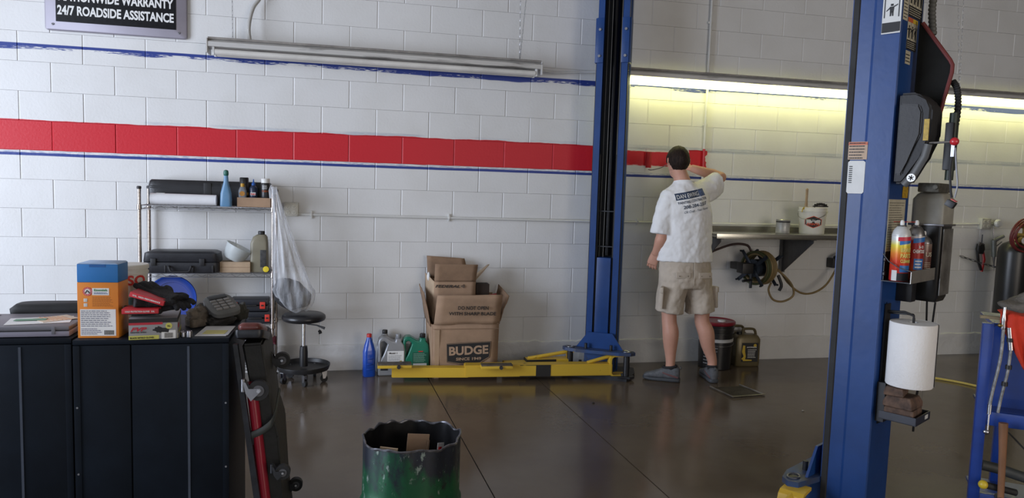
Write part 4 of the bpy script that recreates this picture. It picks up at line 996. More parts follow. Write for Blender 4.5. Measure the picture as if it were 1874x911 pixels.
for i in range(16): a = i*PI/8; b.box((-.033+.0125*math.cos(a),-.0533,.166+.0125*math.sin(a)), (.0025,.0006,.0014), rot=(0,-a+PI/2,0))
b.out('logo_letters', PRWHITE, rd)
wp = B().b2((-.018,-.0530,.153), (.037,-.0522,.178)).out('white_strip', PAPER, o, smooth=0)
text('Essentials', .011, M('green_ink', (.03,.25,.10), .5, var=0), wp, place((-.012,-.0535,.1675), (1,0,0), (0,0,1)), width=.042, bold=.01)
fakelines(B(), -.012, .034, .156, .164, 2, -.0535, 71, h=.5).out('fine_print', M('blue_ink', (.03,.08,.25), .5, var=0), wp, smooth=0)
fakelines(B(), -.018, .052, .112, .148, 8, -.0526, 33, h=.3).out('fine_print', M('brown_print', (.22,.07,.01), .6, var=0), o, smooth=0)
for z in (.135,.118): B().b2((-.046,-.0527,z-.006), (-.034,-.0522,z+.006), bev=.001).out('small_icon', STW, o)
# glove boxes
GB = M('glove_box_grey', (.30,.30,.31), .5, var=.03)
g = T('glove_box', 'grey and black carton of black nitrile gloves beside the orange box', 'box', (1.538,-2.905,.9), math.radians(8))
B().b2((-.078,-.085,0), (.078,.105,.074), bev=.0015).out('carton', GB, g)
B().b2((-.078,-.0856,.058), (.078,-.0852,.074)).out('black_band', INK, g, smooth=0); B().b2((-.078,-.0862,.052), (.030,-.0856,.060)).out('red_band', S_RED, g, smooth=0)
B().b2((-.0785,-.0860,.0), (.018,-.0853,.014)).out('yellow_band', M('lemon_band', (.60,.58,.12), .5, var=0), g, smooth=0)
text('BLACK NITRILE GLOVES', .008, INK, g, place((-.074,-.0866,.0035), (1,0,0), (0,0,1)), width=.075, bold=.02)
text('FVP', .019, S_RED, g, place((-.073,-.0860,.030), (1,0,0), (0,0,1)), width=.052, bold=.04, shear=.35)
text('INDUSTRIAL  NITRILE', .005, INK, g, place((-.073,-.0860,.024), (1,0,0), (0,0,1)), width=.05, bold=.02)
b = B().sweep([(.004,-.0858,.036),(.022,-.0858,.031),(.040,-.0858,.030),(.050,-.0858,.028)], [(.006,.0006),(.009,.0006),(.009,.0006),(.008,.0006)], 8, ref=(0,0,1))
for i, (dx, dz) in enumerate(((-.003,.014),(.004,.019),(-.012,.004),(.0,-.006))): b.sweep([(.026,-.0861,.032+dz*.3),(.010+dx,-.0861,.030+dz*.75)], [(.0038,.0006),(.0026,.0006)], 6, ref=(0,0,1))
b.out('glove_picture', INK, g)
B().cyl((.050,-.0857,.046), (.050,-.0866,.046), .011, seg=24).out('size_disc', MC['lemon_band'], g)
text('XL', .009, INK, g, place((.0445,-.0872,.0425), (1,0,0), (0,0,1)), width=.011, bold=.02)
bl = B().b2((.026,-.0862,0), (.072,-.0853,.030)).out('barcode_panel', PAPER, g, smooth=0)
b = B()
for i in range(16): b.b2((.036+i*.0017,-.0868,.003), (.036+i*.0017+(.0006 if i % 3 else .001),-.0863,.021))
b.out('barcode', INK, bl, smooth=0)
text('FVP', .017, S_RED, g, place((.0790,-.060,.034), (0,1,0), (0,0,1)), width=.045, bold=.04, shear=.35)
B().b2((.0781,-.084,.058), (.0786,.104,.074)).out('black_band', INK, g, smooth=0); B().b2((.0781,-.084,.0), (.0786,.104,.014)).out('yellow_band', MC['lemon_band'], g, smooth=0)
RBX = M('red_glove_card', (.52,.02,.03), .5, var=.05)
def redbox(loc, rz, tilt, label, txt):
    o = T('glove_pack', label, 'box', loc, rz); m = Matrix.Rotation(tilt, 4, 'Y')
    b = B().box((0,0,.0085), (.118,.09,.017), bev=.001).tf(m); b.out('card', RBX, o)
    t1 = text(txt, .0075, PRWHITE, o, m @ place((-.048,-.0456,.0055), (1,0,0), (0,0,1)), width=.095, bold=.02)
    return o, m
K = M('black_glove_knit', (.012,.012,.014), .85, var=.3, vs=60, bump=.6, bs=220)
def glove(loc, rz, label, seed, s=1, m=None, cat='glove'):
    rr = random.Random(seed); o = T('work_glove', label, cat, loc, rz); b = B(); m = m or Matrix()
    b.loft([(-.012,0,0,.050,.035,3),(.0,0,0,.058,.042,2.5),(.012,0,0,.050,.034,2.5)], 18)
    for i in range(4):
        y = -.030+i*.020; L_ = [.060,.072,.068,.055][i]*s
        b.sweep(smoothpath([(.03,y,.002),(.055+L_*.35,y*1.15,.010+rr.uniform(0,.012)),(.055+L_*.75,y*1.25,rr.uniform(.0,.018))], 4), [.010]*8+[.0075], 10)
    b.sweep(smoothpath([(-.01,-.03,.0),(.02,-.056,.006),(.05,-.066,.004)], 4), [.012]*8+[.008], 10)
    b.sweep([(-.04,0,0),(-.075,.002,.004)], [(.034,.014),(.038,.016)], 14, ref=(0,1,0))
    b.tf(m @ Matrix.Diagonal((s,s,s,1))); ob = b.out('knit', K, o)
    r = ob.modifiers.new('r', 'REMESH'); r.mode = 'VOXEL'; r.voxel_size = .004; r.use_smooth_shade = True
    return o
glove((1.515,-2.93,.9935), math.radians(10), 'dark knitted glove lying flat on the glove carton under the lower red pack', 1)
r1, _ = redbox((1.510,-2.962,.994), math.radians(2), 0, 'lower red card pack of gloves, lying level above the glove carton', 'COLD PROTECTION GLOVES   XXL')
glove((1.548,-2.93,1.022), math.radians(25), 'black knitted glove between the two red packs', 2)
r2, _ = redbox((1.530,-2.945,1.036), math.radians(-4), math.radians(17), 'upper red card pack of gloves, tilted down to the right', 'XXL  HIGH PERFORMANCE')
glove((1.560,-2.90,1.046), math.radians(150), 'black knitted glove on top of the pile with upturned fingers', 3, 1.0, Matrix.Rotation(math.radians(-12), 4, 'Y'))
glove((1.585,-2.90,1.032), math.radians(-40), 'black knitted glove drooping over the right side of the pile', 4, .95, Matrix.Rotation(math.radians(20), 4, 'Y'))
# white pail behind
o = T('paint_pail', 'white pail with large red letters on the cabinet behind the orange box', 'pail', (1.412,-2.74,.9))
B().lathe([(0,0),(.052,0),(.054,.004),(.060,.205),(.064,.206),(.064,.214),(.061,.215),(.061,.224),(.065,.225),(.065,.236),(.062,.240),(0,.241)], 36).out('body', M('off_white_plastic', (.62,.60,.54), .45, var=.04), o, smooth=35)
curvetext('SO', .050, M('red_letters', (.55,.03,.02), .5, var=0), o, .0600, math.radians(-54), .166, .066, .03, off=.0014)
curved(o, .0578, math.radians(-170), math.radians(-10), .085, .118, M('teal_band', (.10,.25,.30), .5, var=.05), 'teal_band'); 
# gloves, meter, papers and bits at the right of the cabinet top
LEA = M('grimy_leather', (.17,.14,.11), .8, var=.25, vs=30, col2=(.06,.05,.04), bump=.4)
def rag(name, label, loc, size, seed, mat, cat='rag', sub=1, rz=0):
    o = T(name, label, cat, loc, rz); b = B().ball((0,0,0), 1, 36, 22)
    for v in b.bm.verts:
        d = v.co.normalized(); q = 1+.28*noise.noise(d*1.7+Vector((seed,0,0)))+.16*sub*noise.noise(d*4+Vector((0,seed,0)))+.07*sub*noise.noise(d*10+Vector((0,0,seed)))
        v.co = Vector((d.x*size[0]*q, d.y*size[1]*q, max(0, (d.z*.5+.5)*size[2]*2*q if d.z > -.3 else 0)))
    b.out('cloth', mat, o, smooth=70); return o
rag('leather_glove', 'crumpled grey leather glove beside the red glove packs', (1.645,-2.72,.901), (.045,.07,.032), 3, LEA, 'glove')
rag('crumpled_glove', 'dark crumpled glove lying under the test meter', (1.725,-2.70,.901), (.06,.075,.016), 8, M('dark_leather', (.04,.037,.032), .85, var=.3, vs=25, bump=.4), 'glove')
o = T('test_meter', 'grey handheld meter with ridged keypad lying on the dark glove', 'meter', (1.742,-2.69,.945), math.radians(28))
tm = Matrix.Translation((-.01,0,.012)) @ Matrix.Rotation(math.radians(16), 4, 'X') @ Matrix.Rotation(math.radians(-8), 4, 'Y')
b = B().loft([(0,0,0,.050,.078,4),(.005,0,0,.056,.086,4),(.020,0,0,.056,.086,4),(.026,0,0,.048,.078,4)], 30).tf(tm); b.out('case', M('meter_grey', (.11,.11,.105), .6, var=.15), o, smooth=50)
for i in range(4):
    for j in range(3): B().box((-.026+j*.026,-.052+i*.024,.0285), (.021,.014,.006), bev=.002).tf(tm).out('key', M('key_grey', (.22,.21,.20), .6), o)
B().box((0,.052,.0275), (.07,.03,.004), bev=.001).tf(tm).out('screen', BLACKP, o)
rag('yellow_holster', 'black and yellow pouch at the right end of the cabinet top', (1.785,-2.60,.901), (.035,.06,.028), 12, M('yellow_black_cloth', (.03,.03,.025), .8, var=0, col2=(.30,.24,.04), thr=(.34,.40), vs=12), 'pouch')
pp = T('paper_sheets', 'white papers with a yellow note at the right corner of the cabinet top', 'paper', (1.738,-2.87,.9008), math.radians(-3))
B().box((0,0,.0008), (.108,.175,.0012)).out('sheet', PAPER, pp); B().box((.004,.003,.0022), (.106,.17,.001), rot=(0,0,.03)).out('sheet', M('white_paper2', (.68,.68,.70), .7, var=.02), pp)
o = T('sticky_note', 'pale yellow note lying on the white papers', 'note', (1.742,-2.90,.9036), math.radians(-4)); B().box((0,0,.0006), (.078,.065,.001)).out('sheet', M('yellow_note', (.66,.60,.22), .7, var=.03), o)
for i, (x, y, r_, h_, lb) in enumerate([(1.622,-2.965,.010,.018,'upright steel socket nearest the barcode of the glove carton'), (1.642,-2.955,.008,.016,'slim upright steel socket between two wider ones on the cabinet'),
        (1.663,-2.960,.0105,.022,'tallest steel socket beside the papers'), (1.630,-2.925,.009,.014,'steel socket standing in the second row by the glove carton'), (1.655,-2.925,.009,.015,'steel socket in the second row close to the papers')]):
    o = T('socket', lb, 'socket', (x,y,.9)); B().lathe([(r_*.6,0),(r_,0),(r_,h_*.8),(r_*.92,h_),(r_*.6,h_),(r_*.6,h_*.4)], 14, closed=True).out('ring', STEEL, o)
# laptop end of the left cabinet
o = T('laptop', 'closed grey laptop on the left cabinet', 'laptop', (1.065,-2.80,.9), math.radians(1))
LG = M('laptop_grey', (.15,.15,.17), .4, .2, var=.05)
B().box((0,0,.012), (.39,.27,.020), bev=.004).out('base', M('laptop_lavender', (.26,.25,.32), .45, .1, var=.04), o); B().box((0,0,.031), (.39,.27,.015), bev=.005).out('screen_lid', LG, o)
B().box((.145,-.136,.024), (.012,.004,.026), bev=.001).out('latch', LG, o); B().box((0,-.1352,.0225), (.385,.002,.002)).out('gap', INK, o)
pr = T('invoices', 'loose printed sheets and a clear sleeve lying on the laptop', 'paper', (1.13,-2.82,.9392), math.radians(12))
B().box((0,.0,.0006), (.20,.13,.001)).out('sheet', PAPER, pr); B().box((.045,.02,.0020), (.12,.10,.001), rot=(0,0,.5)).out('sheet', M('cream_sheet', (.62,.50,.38), .7), pr); B().box((-.03,.01,.0034), (.10,.035,.001), rot=(0,0,-.1)).out('green_slip', M('green_slip', (.15,.30,.20), .6), pr)
b = B()
for i in range(6): b.box((.045+(i-2.5)*.014,.02,.0029), (.003,.085,.0006), rot=(0,0,.5))
b.out('orange_print', M('orange_print', (.55,.20,.05), .6, var=0), pr)
o = T('black_tray_case', 'long black padded case lying behind the laptop', 'case', (1.10,-2.56,.9)); B().loft([(0,0,0,.125,.05,5),(.02,0,0,.155,.065,5),(.045,0,0,.16,.07,4),(.062,0,0,.14,.055,4)], 32).out('body', BLACKR, o, smooth=60)
o = T('hand_tool', 'air tool with brown grip lying at the far left of the cabinet', 'tool', (.905,-2.66,.9))
B().sweep(smoothpath([(-.09,.02,.05),(-.03,.0,.055),(.02,-.03,.03),(.07,-.05,.02)], 5), [.024]*6+[.016]*10, 14).out('grip', BLACKR, o); B().ball((-.07,.0,.072), (.03,.03,.034)).out('head', M('brown_grip', (.12,.06,.04), .5), o)
B().cyl((-.03,-.04,.032), (.06,-.055,.022), .010, seg=12).out('barrel', M('brown_grip2', (.16,.10,.08), .5), o)

# ================================================================== CREEPER leaning at the cabinet end
cr = T('creeper', 'red padded black creeper standing on end at the right side of the cabinet', 'creeper', (1.93,-2.95,0))
CB_ = M('creeper_frame', (.020,.022,.028), .4, .2, var=.3, vs=20)
RP = M('red_vinyl', (.17,.045,.038), .4, var=.25, vs=12, bump=.4, bs=14)
RB = M('red_tube', (.30,.012,.030), .3, var=.1, coat=.4)
YA, YF = -2.96, -2.62
def lean(z): return 1.815+(.87-z)*.135          # x of the rail nearest the cabinet at height z
B().prism([(lean(.87)-.002,.87),(lean(.87)+.014,.87),(lean(.02)+.014,.02),(lean(.02)-.012,.02)], YA-.012, YA+.012, 'y').out('side_rail', CB_, cr, world=True, smooth=0)
B().prism([(lean(.80),.80),(lean(.80)+.014,.80),(lean(.02)+.014,.02),(lean(.02)-.012,.02)], YF-.012, YF+.012, 'y').out('side_rail', CB_, cr, world=True, smooth=0)
for z in (.12,.5): B().box((lean(z)+.01,(YA+YF)/2,z), (.018,YF-YA,.03)).out('cross_bar', CB_, cr, world=True)
B().cyl((1.873,YA+.02,.72), (1.950,YA+.03,.02), .020, seg=16).out('red_tube', RB, cr, world=True)
B().cyl((1.850,YF,.72), (1.925,YF,.02), .020, seg=16).out('red_tube', RB, cr, world=True)
# padded deck, seen edge-on
b = B(); 
pts = [(1.838,.862),(1.912,.866),(1.945,.60),(1.972,.50),(1.985,.27),(2.015,.02),(1.965,.02),(1.925,.30),(1.895,.55)]
b.prism(pts, YA+.03, YF+.02, 'y'); bmesh.ops.bevel(b.bm, geom=b.bm.edges[:], offset=.008, segments=2, affect='EDGES'); b.out('deck_pad', M('creeper_black_pad', (.010,.010,.009), .6, var=.3, bump=.3, bs=20), cr, world=True)
# red headrest lying across the top with its moulded rim
b = B(); m_ = Matrix.Translation((1.872,-2.865,.905)) @ Matrix.Rotation(math.radians(0), 4, 'Z') @ Matrix.Rotation(math.radians(-14), 4, 'X')
b.loft([(-.02,0,0,.034,.115,5),(0,0,0,.044,.130,6),(.010,0,0,.043,.128,6),(.020,0,0,.034,.115,5)], 36, m_); b.out('headrest', RP, cr, world=True, smooth=60)
b = B().loft([(-.036,0,0,.048,.134,8),(-.022,0,0,.052,.140,8),(-.008,0,0,.052,.139,8)], 36, m_); b.out('headrest_tray', CB_, cr, world=True, smooth=50)
B().sweep(smoothpath([(lean(.52)+.01,YA,.52),(1.925,YA,.545),(1.955,YA+.02,.58),(1.967,YA+.12,.66)], 5), [(.013,.004)]*16, 8, ref=(0,0,1)).out('strap_loop', M('dull_grey_bar', (.06,.065,.065), .5, .3), cr, world=True)
def crcaster(c, r, sil):
    k = B().cyl((c[0],c[1]-.013,c[2]), (c[0],c[1]+.013,c[2]), r, seg=28).out('wheel', BLACKR, cr, world=True)
    B().cyl((c[0],c[1]-.0145,c[2]), (c[0],c[1]-.0125,c[2]), r*.55, seg=20).out('hub_face', M('grey_hub', (.10,.10,.11), .5), k, world=True)
    m = STEEL if sil else DARKST
    for s in (-1,1): B().prism([(c[0]-r*1.45,c[2]+r*1.0),(c[0]-r*1.2,c[2]+r*.9),(c[0]-r*.9,c[2]+r*.25),(c[0]+.006,c[2]+r*.25),(c[0]+r*.28,c[2]),(c[0]-r*.7,c[2]-r*1.0),(c[0]-r*1.2,c[2]-.2*r)], c[1]+s*.0165-.0012, c[1]+s*.0165+.0012, 'y').out('fork', m, k, world=True)
    B().cyl((c[0],c[1]-.020,c[2]), (c[0],c[1]+.020,c[2]), r*.17, seg=10).out('axle', CHROME, k, world=True)
    B().sweep([(c[0]-r*1.45,c[1],c[2]-.1*r),(c[0]-r*1.45,c[1],c[2]+r*1.15)], r*.24, 12).out('swivel', m, k, world=True)
crcaster((1.905,-2.985,.702), .037, True)
crcaster((1.965,-2.70,.745), .031, False)
crcaster((1.992,-2.99,.388), .027, False)
crcaster((2.02,-2.66,.20), .027, False)

# ================================================================== ALONG THE WALL FOOT
def jug(name, label, loc, rings, mat, neck, capr, caph, cm, handle=None, rz=0, hm=None, lab=None, seg=32):
    o = T(name, label, 'bottle', loc, rz)
    B().loft(rings, seg).out('body', mat, o, smooth=55)
    if handle: B().sweep(smoothpath(handle, 5), [(.014,.011)]*(5*(len(handle)-1)+1), 10, ref=(0,1,0)).out('handle', mat, o)
    B().lathe([(capr,0),(capr*1.05,.004),(capr*1.03,caph-.004),(capr*.9,caph)], 20, neck).out('cap', cm, o)
    return o
o = T('blue_fluid_bottle', 'clear bottle of blue fluid with red cap, leftmost bottle by the wall', 'bottle', (2.405,-.20,0), .2)
B().loft([(0,0,0,.042,.036,4),(.008,0,0,.046,.040,4),(.19,0,0,.046,.040,4),(.24,0,0,.036,.032,3),(.285,0,0,.021,.020,2),(.305,0,0,.016,.016,2)], 28).out('body', M('blue_fluid', (.012,.075,.46), .2, var=.05, coat=.4), o, smooth=55)
B().lathe([(.019,0),(.019,.022),(.016,.026)], 18, (0,0,.302)).out('cap', RED, o)
for z in (.06,.10,.14): B().lathe([(.0455,-.004),(.0475,0),(.0455,.004)], 24, (0,0,z), closed=True).out('ring', MC['blue_fluid'], o)
SILV = M('silver_plastic', (.33,.34,.36), .35, .35, var=.05)
def motor_jug(name, label, loc, mat, capm, rz, flip, labmats):
    """tall flat jug: shoulder sloping to a neck at one side and a hollow grip at the other"""
    o = T(name, label, 'bottle', loc, rz); s = flip
    out_ = [(-.098,.0),(.098,.0),(.102,.01),(.102,.20),(.096,.235),(.075,.262),(.075,.285),(.030,.285),(.028,.262),(.0,.272),(-.045,.300),(-.075,.300),(-.097,.28),(-.102,.25),(-.102,.01)]
    hole = [(-.080,.235),(-.075,.262),(-.055,.268),(-.030,.245),(-.045,.205),(-.062,.16),(-.078,.13)]
    P_ = [(x*s, z) for x, z in out_]; Hh = [(x*s, z) for x, z in hole]
    b = B(); bm = b.bm; vo = [bm.verts.new((x,-.052,z)) for x, z in P_]; vh = [bm.verts.new((x,-.052,z)) for x, z in Hh]
    eo = [bm.edges.new((vo[i], vo[(i+1) % len(vo)])) for i in range(len(vo))]; eh = [bm.edges.new((vh[i], vh[(i+1) % len(vh)])) for i in range(len(vh))]
    r_ = bmesh.ops.triangle_fill(bm, use_beauty=True, edges=eo+eh)
    ex = bmesh.ops.extrude_face_region(bm, geom=bm.faces[:])
    bmesh.ops.translate(bm, verts=[g for g in ex['geom'] if isinstance(g, bmesh.types.BMVert)], vec=(0,.104,0))
    ob = b.out('body', mat, o, smooth=50); bv = ob.modifiers.new('b', 'BEVEL'); bv.width = .012; bv.segments = 3; bv.limit_method = 'ANGLE'; bv.angle_limit = math.radians(40)
    B().lathe([(.020,0),(.022,.004),(.021,.028),(.018,.031)], 20, (.0525*s,0,.284)).out('cap', capm, o)
    return o
o = motor_jug('oil_jug', 'silver plastic oil jug with sloping shoulder, left of the green jug', (2.575,-.165,0), SILV, SILV, 0, 1, None); 
B().box((.030,-.0530,.125), (.125,.002,.135)).out('label', PAPER, o); text('Mobil 1', .018, INK, o, place((-.02,-.0545,.170), (1,0,0), (0,0,1)), width=.06, bold=.02)
fakelines(B(), -.025, .085, .070, .162, 8, -.0545, 41, h=.3).out('fine_print', M('grey_ink', (.15,.15,.16), .6, var=0), o, smooth=0)
B().box((.070,-.0545,.095), (.016,.001,.045)).out('yellow_mark', M('gold_mark', (.45,.33,.08), .5), o)
B().box((-.055,-.0533,.065), (.055,.002,.045), rot=(0,0,0)).out('black_panel', INK, o)
o.rotation_euler = (0,0,0)
o = jug('grey_bottle', 'grey bottle with black cap and cable, just behind the silver jug', (2.515,-.062,0), [(0,0,0,.05,.04,4),(.01,0,0,.055,.045,4),(.20,0,0,.055,.045,4),(.27,.01,0,.035,.03,3),(.30,.015,0,.020,.02,2)], SILV, (.015,0,.298), .020, .030, BLACKP)
o = motor_jug('green_jug', 'green plastic oil jug with black cap left of the big carton', (2.762,-.160,.0), M('green_plastic', (.006,.17,.105), .35, var=.05, coat=.2), BLACKP, 0, 1, None)
GRL = M('dark_green_label', (.004,.10,.06), .5)
B().box((.030,-.053,.115), (.115,.002,.125)).out('label', GRL, o); B().box((.030,-.0545,.080), (.105,.001,.022)).out('white_band', STW, o)
fakelines(B(), -.02, .08, .10, .172, 7, -.0545, 42, h=.3).out('fine_print', M('pale_green', (.25,.45,.36), .6, var=0), o, smooth=0)
B().box((.035,-.0545,.185), (.035,.001,.008)).out('badge', RED, o)

# big carton and the smaller cartons inside it
c = T('large_carton', 'large torn cardboard carton with open flaps and black printing, standing by the wall', 'carton', (3.13,-.22,0))
X0, X1, Y0, Y1, Hc = 2.880, 3.378, -.322, -.045, .415
def panel(P, name, parent, mat=CARD, th=.006, sub=3, wob=.004, seed=0):
    """bent corrugated sheet through four corners, subdivided and slightly buckled"""
    P = [Vector(p) for p in P]; b = B(); n = 8; nn = (P[1]-P[0]).cross(P[3]-P[0]).normalized(); V = []
    for j in range(n+1):
        for i in range(n+1):
            u, v = i/n, j/n; p = (P[0]*(1-u)+P[1]*u)*(1-v)+(P[3]*(1-u)+P[2]*u)*v
            V.append(p+nn*wob*noise.noise(Vector((u*3+seed, v*3, seed))))
    b.add(V, [(j*(n+1)+i, j*(n+1)+i+1, (j+1)*(n+1)+i+1, (j+1)*(n+1)+i) for j in range(n) for i in range(n)])
    ob = b.out(name, mat, parent, world=True, smooth=30); md = ob.modifiers.new('s', 'SOLIDIFY'); md.thickness = th; md.offset = 0
    return ob
panel([(X0,Y0,0),(X1,Y0,0),(X1+.005,Y0,Hc),(X0-.01,Y0,Hc)], 'front_wall', c, seed=1, wob=.006)
panel([(X0,Y1,0),(X1,Y1,0),(X1,Y1,Hc),(X0,Y1,Hc)], 'back_wall', c, seed=2)
panel([(X0,Y0,0),(X0,Y1,0),(X0-.03,Y1,Hc),(X0-.012,Y0,Hc)], 'side_wall', c, seed=3)
panel([(X1,Y0,0),(X1,Y1,0),(X1,Y1,Hc),(X1+.005,Y0,Hc)], 'side_wall', c, seed=4)
panel([(X0,Y0,.004),(X1,Y0,.004),(X1,Y1,.004),(X0,Y1,.004)], 'bottom', c, seed=5, wob=.001)
panel([(X0+.0,Y0-.002,Hc),(X1+.012,Y0-.002,Hc),(X1+.022,Y0-.035,Hc+.232),(X0+.018,Y0-.035,Hc+.228)], 'front_flap', c, seed=6, wob=.012)
panel([(X0-.018,Y0+.02,Hc-.02),(X0-.035,Y1,Hc),(X0-.085,Y1,Hc+.275),(X0-.075,Y0+.015,Hc+.225)], 'side_flap', c, mat=CARDD, seed=7, wob=.01)
panel([(X1+.008,Y0+.01,Hc),(X1,Y1,Hc),(X1+.055,Y1,Hc+.27),(X1+.085,Y0+.02,Hc+.215)], 'side_flap', c, mat=CARDD, seed=8, wob=.01)
panel([(X0,Y1,Hc),(X1,Y1,Hc),(X1+.01,Y1+.02,Hc+.20),(X0-.02,Y1+.02,Hc+.23)], 'back_flap', c, mat=CARDD, seed=9, wob=.01)
for z in (Hc+.004, Hc-.035): B().box((3.13,Y0-.006,z), (X1-X0+.01,.003,.004)).out('crease', CARDD, c, world=True)
B().b2((2.89,Y0-.0065,.0), (2.925,Y0-.004,Hc-.04)).out('tape_strip', M('packing_tape', (.42,.29,.19), .3, var=.05), c, world=True)
yf = Y0-.010
logo = [(3.018,.262),(3.365,.272),(3.345,.155),(3.270,.118),(3.105,.110),(3.025,.136)]
logo = [(2.985,.262),(3.320,.275),(3.312,.160),(3.240,.118),(3.085,.112),(2.990,.130)]
B().prism([(x+(0), z) for x, z in [(2.982,.268),(3.326,.281),(3.318,.155),(3.243,.110),(3.083,.104),(2.986,.124)]], yf+.0006, yf+.0012, 'y').out('logo_outline', INK, c, world=True, smooth=0)
B().prism([(2.985,.265),(3.323,.278),(3.315,.157),(3.242,.113),(3.084,.107),(2.989,.127)], yf+.0001, yf+.0007, 'y').out('logo_border', CARD, c, world=True, smooth=0)
B().prism(logo, yf-.0006, yf+.0002, 'y').out('logo_plate', INK, c, world=True, smooth=0)
CI = M('print_through_card', (.40,.27,.18), .85, var=.05)
text('BUDGE', .090, CI, c, place((2.997,yf-.0012,.178), (1,0,.03), (0,0,1)), width=.305, bold=.035, world=True)
text('SINCE 1949', .030, CI, c, place((3.055,yf-.0012,.136), (1,0,.01), (0,0,1)), width=.195, bold=.02, world=True)
def onflap(x, z, sl=0): 
    k = (z-Hc)/.23; return place((x, Y0-.006-.035*k-.016, z), (1,0,sl), (0,-.15,1))
text('DO NOT OPEN', .038, INK, c, onflap(3.055,.535,-.01), width=.235, bold=.02, world=True)
text('WITH SHARP BLADE', .036, INK, c, onflap(2.990,.492,-.01), width=.365, bold=.02, world=True)
c2 = T('federal_carton', 'smaller open carton with an upright flap standing inside the large carton', 'carton', (3.0,-.20,.35))
c2.name = 'small_carton'; WM['small_carton'] = WM.pop('federal_carton')
a0, a1, b0_, b1_ = 2.855, 3.205, -.255, -.075
panel([(a0+.03,b0_,.42),(a1,b0_,.42),(a1,b0_,.735),(a0+.03,b0_,.735)], 'front_wall', c2, seed=11)
panel([(a0,b1_,.42),(a0+.03,b0_,.42),(a0+.03,b0_,.735),(a0-.02,b1_,.78)], 'side_wall', c2, mat=CARDE, seed=12)
panel([(a1,b0_,.42),(a1,b1_,.42),(a1,b1_,.74),(a1,b0_,.735)], 'side_wall', c2, seed=13)
panel([(a0,b1_,.42),(a1,b1_,.42),(a1,b1_,.74),(a0,b1_,.74)], 'back_wall', c2, mat=CARDD, seed=14)
panel([(a0+.03,b0_-.002,.735),(a1,b0_-.002,.735),(a1+.012,b0_-.02,.868),(a0+.032,b0_-.02,.872)], 'front_flap', c2, mat=CARDD, seed=15, wob=.003)
panel([(a0,b1_,.74),(a1-.02,b1_,.74),(a1-.06,b1_+.01,.895),(a0-.01,b1_+.01,.915)], 'back_flap', c2, mat=CARDD, seed=16, wob=.006)
panel([(a1,b0_+.02,.74),(a1+.0,b1_,.74),(a1+.125,b1_,.845),(a1+.115,b0_+.06,.862)], 'side_flap', c2, mat=CARDE, seed=17, wob=.003)
text('FEDERAL', .030, INK, c2, place((a0+.035,b0_-.009,.690), (1,0,-.01), (0,0,1)), width=.19, bold=.02, shear=.3, world=True)
b = B()
for k in range(3): b.sweep(arc((a0+.235+k*.006,b0_-.009,.700), .006+k*.005, -60, 60, 6), .0022, 4)
b.out('logo_mark', INK, c2, world=True)
B().ball((a0+.0,-.14,.76), (.014,.02,.035)).out('packing_scrap', PAPER, c2, world=True)
o = T('dark_box', 'dark box with a red edge poking out behind the front flap of the large carton', 'box', (3.27,-.17,.60)); B().box((0,0,0), (.105,.10,.22), bev=.002).out('body', M('dark_brown_board', (.035,.022,.016), .8), o); B().box((.07,-.05,-.02), (.10,.004,.10), rot=(0,-.2,0)).out('red_tab', M('dull_red', (.20,.02,.02), .7), o)

# black pail with red lid and gold jug to the right of the painter
o = T('grease_pail', 'black five-gallon pail with red lid and white bands behind the painter', 'pail', (5.295,-.22,0))
B().lathe([(0,0),(.128,0),(.134,.006),(.142,.30),(.148,.302),(.148,.312),(.143,.314),(.145,.345),(.150,.347),(.150,.357),(.145,.36),(.146,.372)], 44).out('body', M('pail_black', (.014,.014,.015), .35, var=.2), o, smooth=40)
B().lathe([(0,.372),(.135,.372),(.140,.378),(.152,.378),(.156,.384),(.156,.400),(.150,.405),(.142,.398),(0,.396)], 44).out('lid', M('lid_red', (.22,.012,.025), .35, var=.08), o, smooth=40)
B().lathe([(0,.396),(.032,.396),(.032,.408),(.024,.410),(0,.409)], 24, (.03,-.03,0)).out('pour_cap', WHITE, o)
B().lathe([(.1435,.235),(.1447,.262)], 44).out('white_band', M('dull_white_band', (.45,.45,.44), .5, var=.1), o)
B().sweep([(.1472*math.cos(a), .1472*math.sin(a), .225-.02*math.sin(-(a)*1.0)) for a in [math.radians(-170+i*10) for i in range(17)]], .003, 6).out('bail_handle', STEEL, o)
fakelines(B(), 0, 1, .04, .20, 6, 0, 31, h=.35, fn=lambda v: (.1400*math.cos(math.radians(200+v[0]*50)), .1400*math.sin(math.radians(200+v[0]*50)), v[2])).out('fine_print', M('dim_print', (.20,.20,.20), .6, var=0), o, recalc=False)
GOLD = M('gold_plastic', (.155,.125,.065), .38, .25, var=.08)
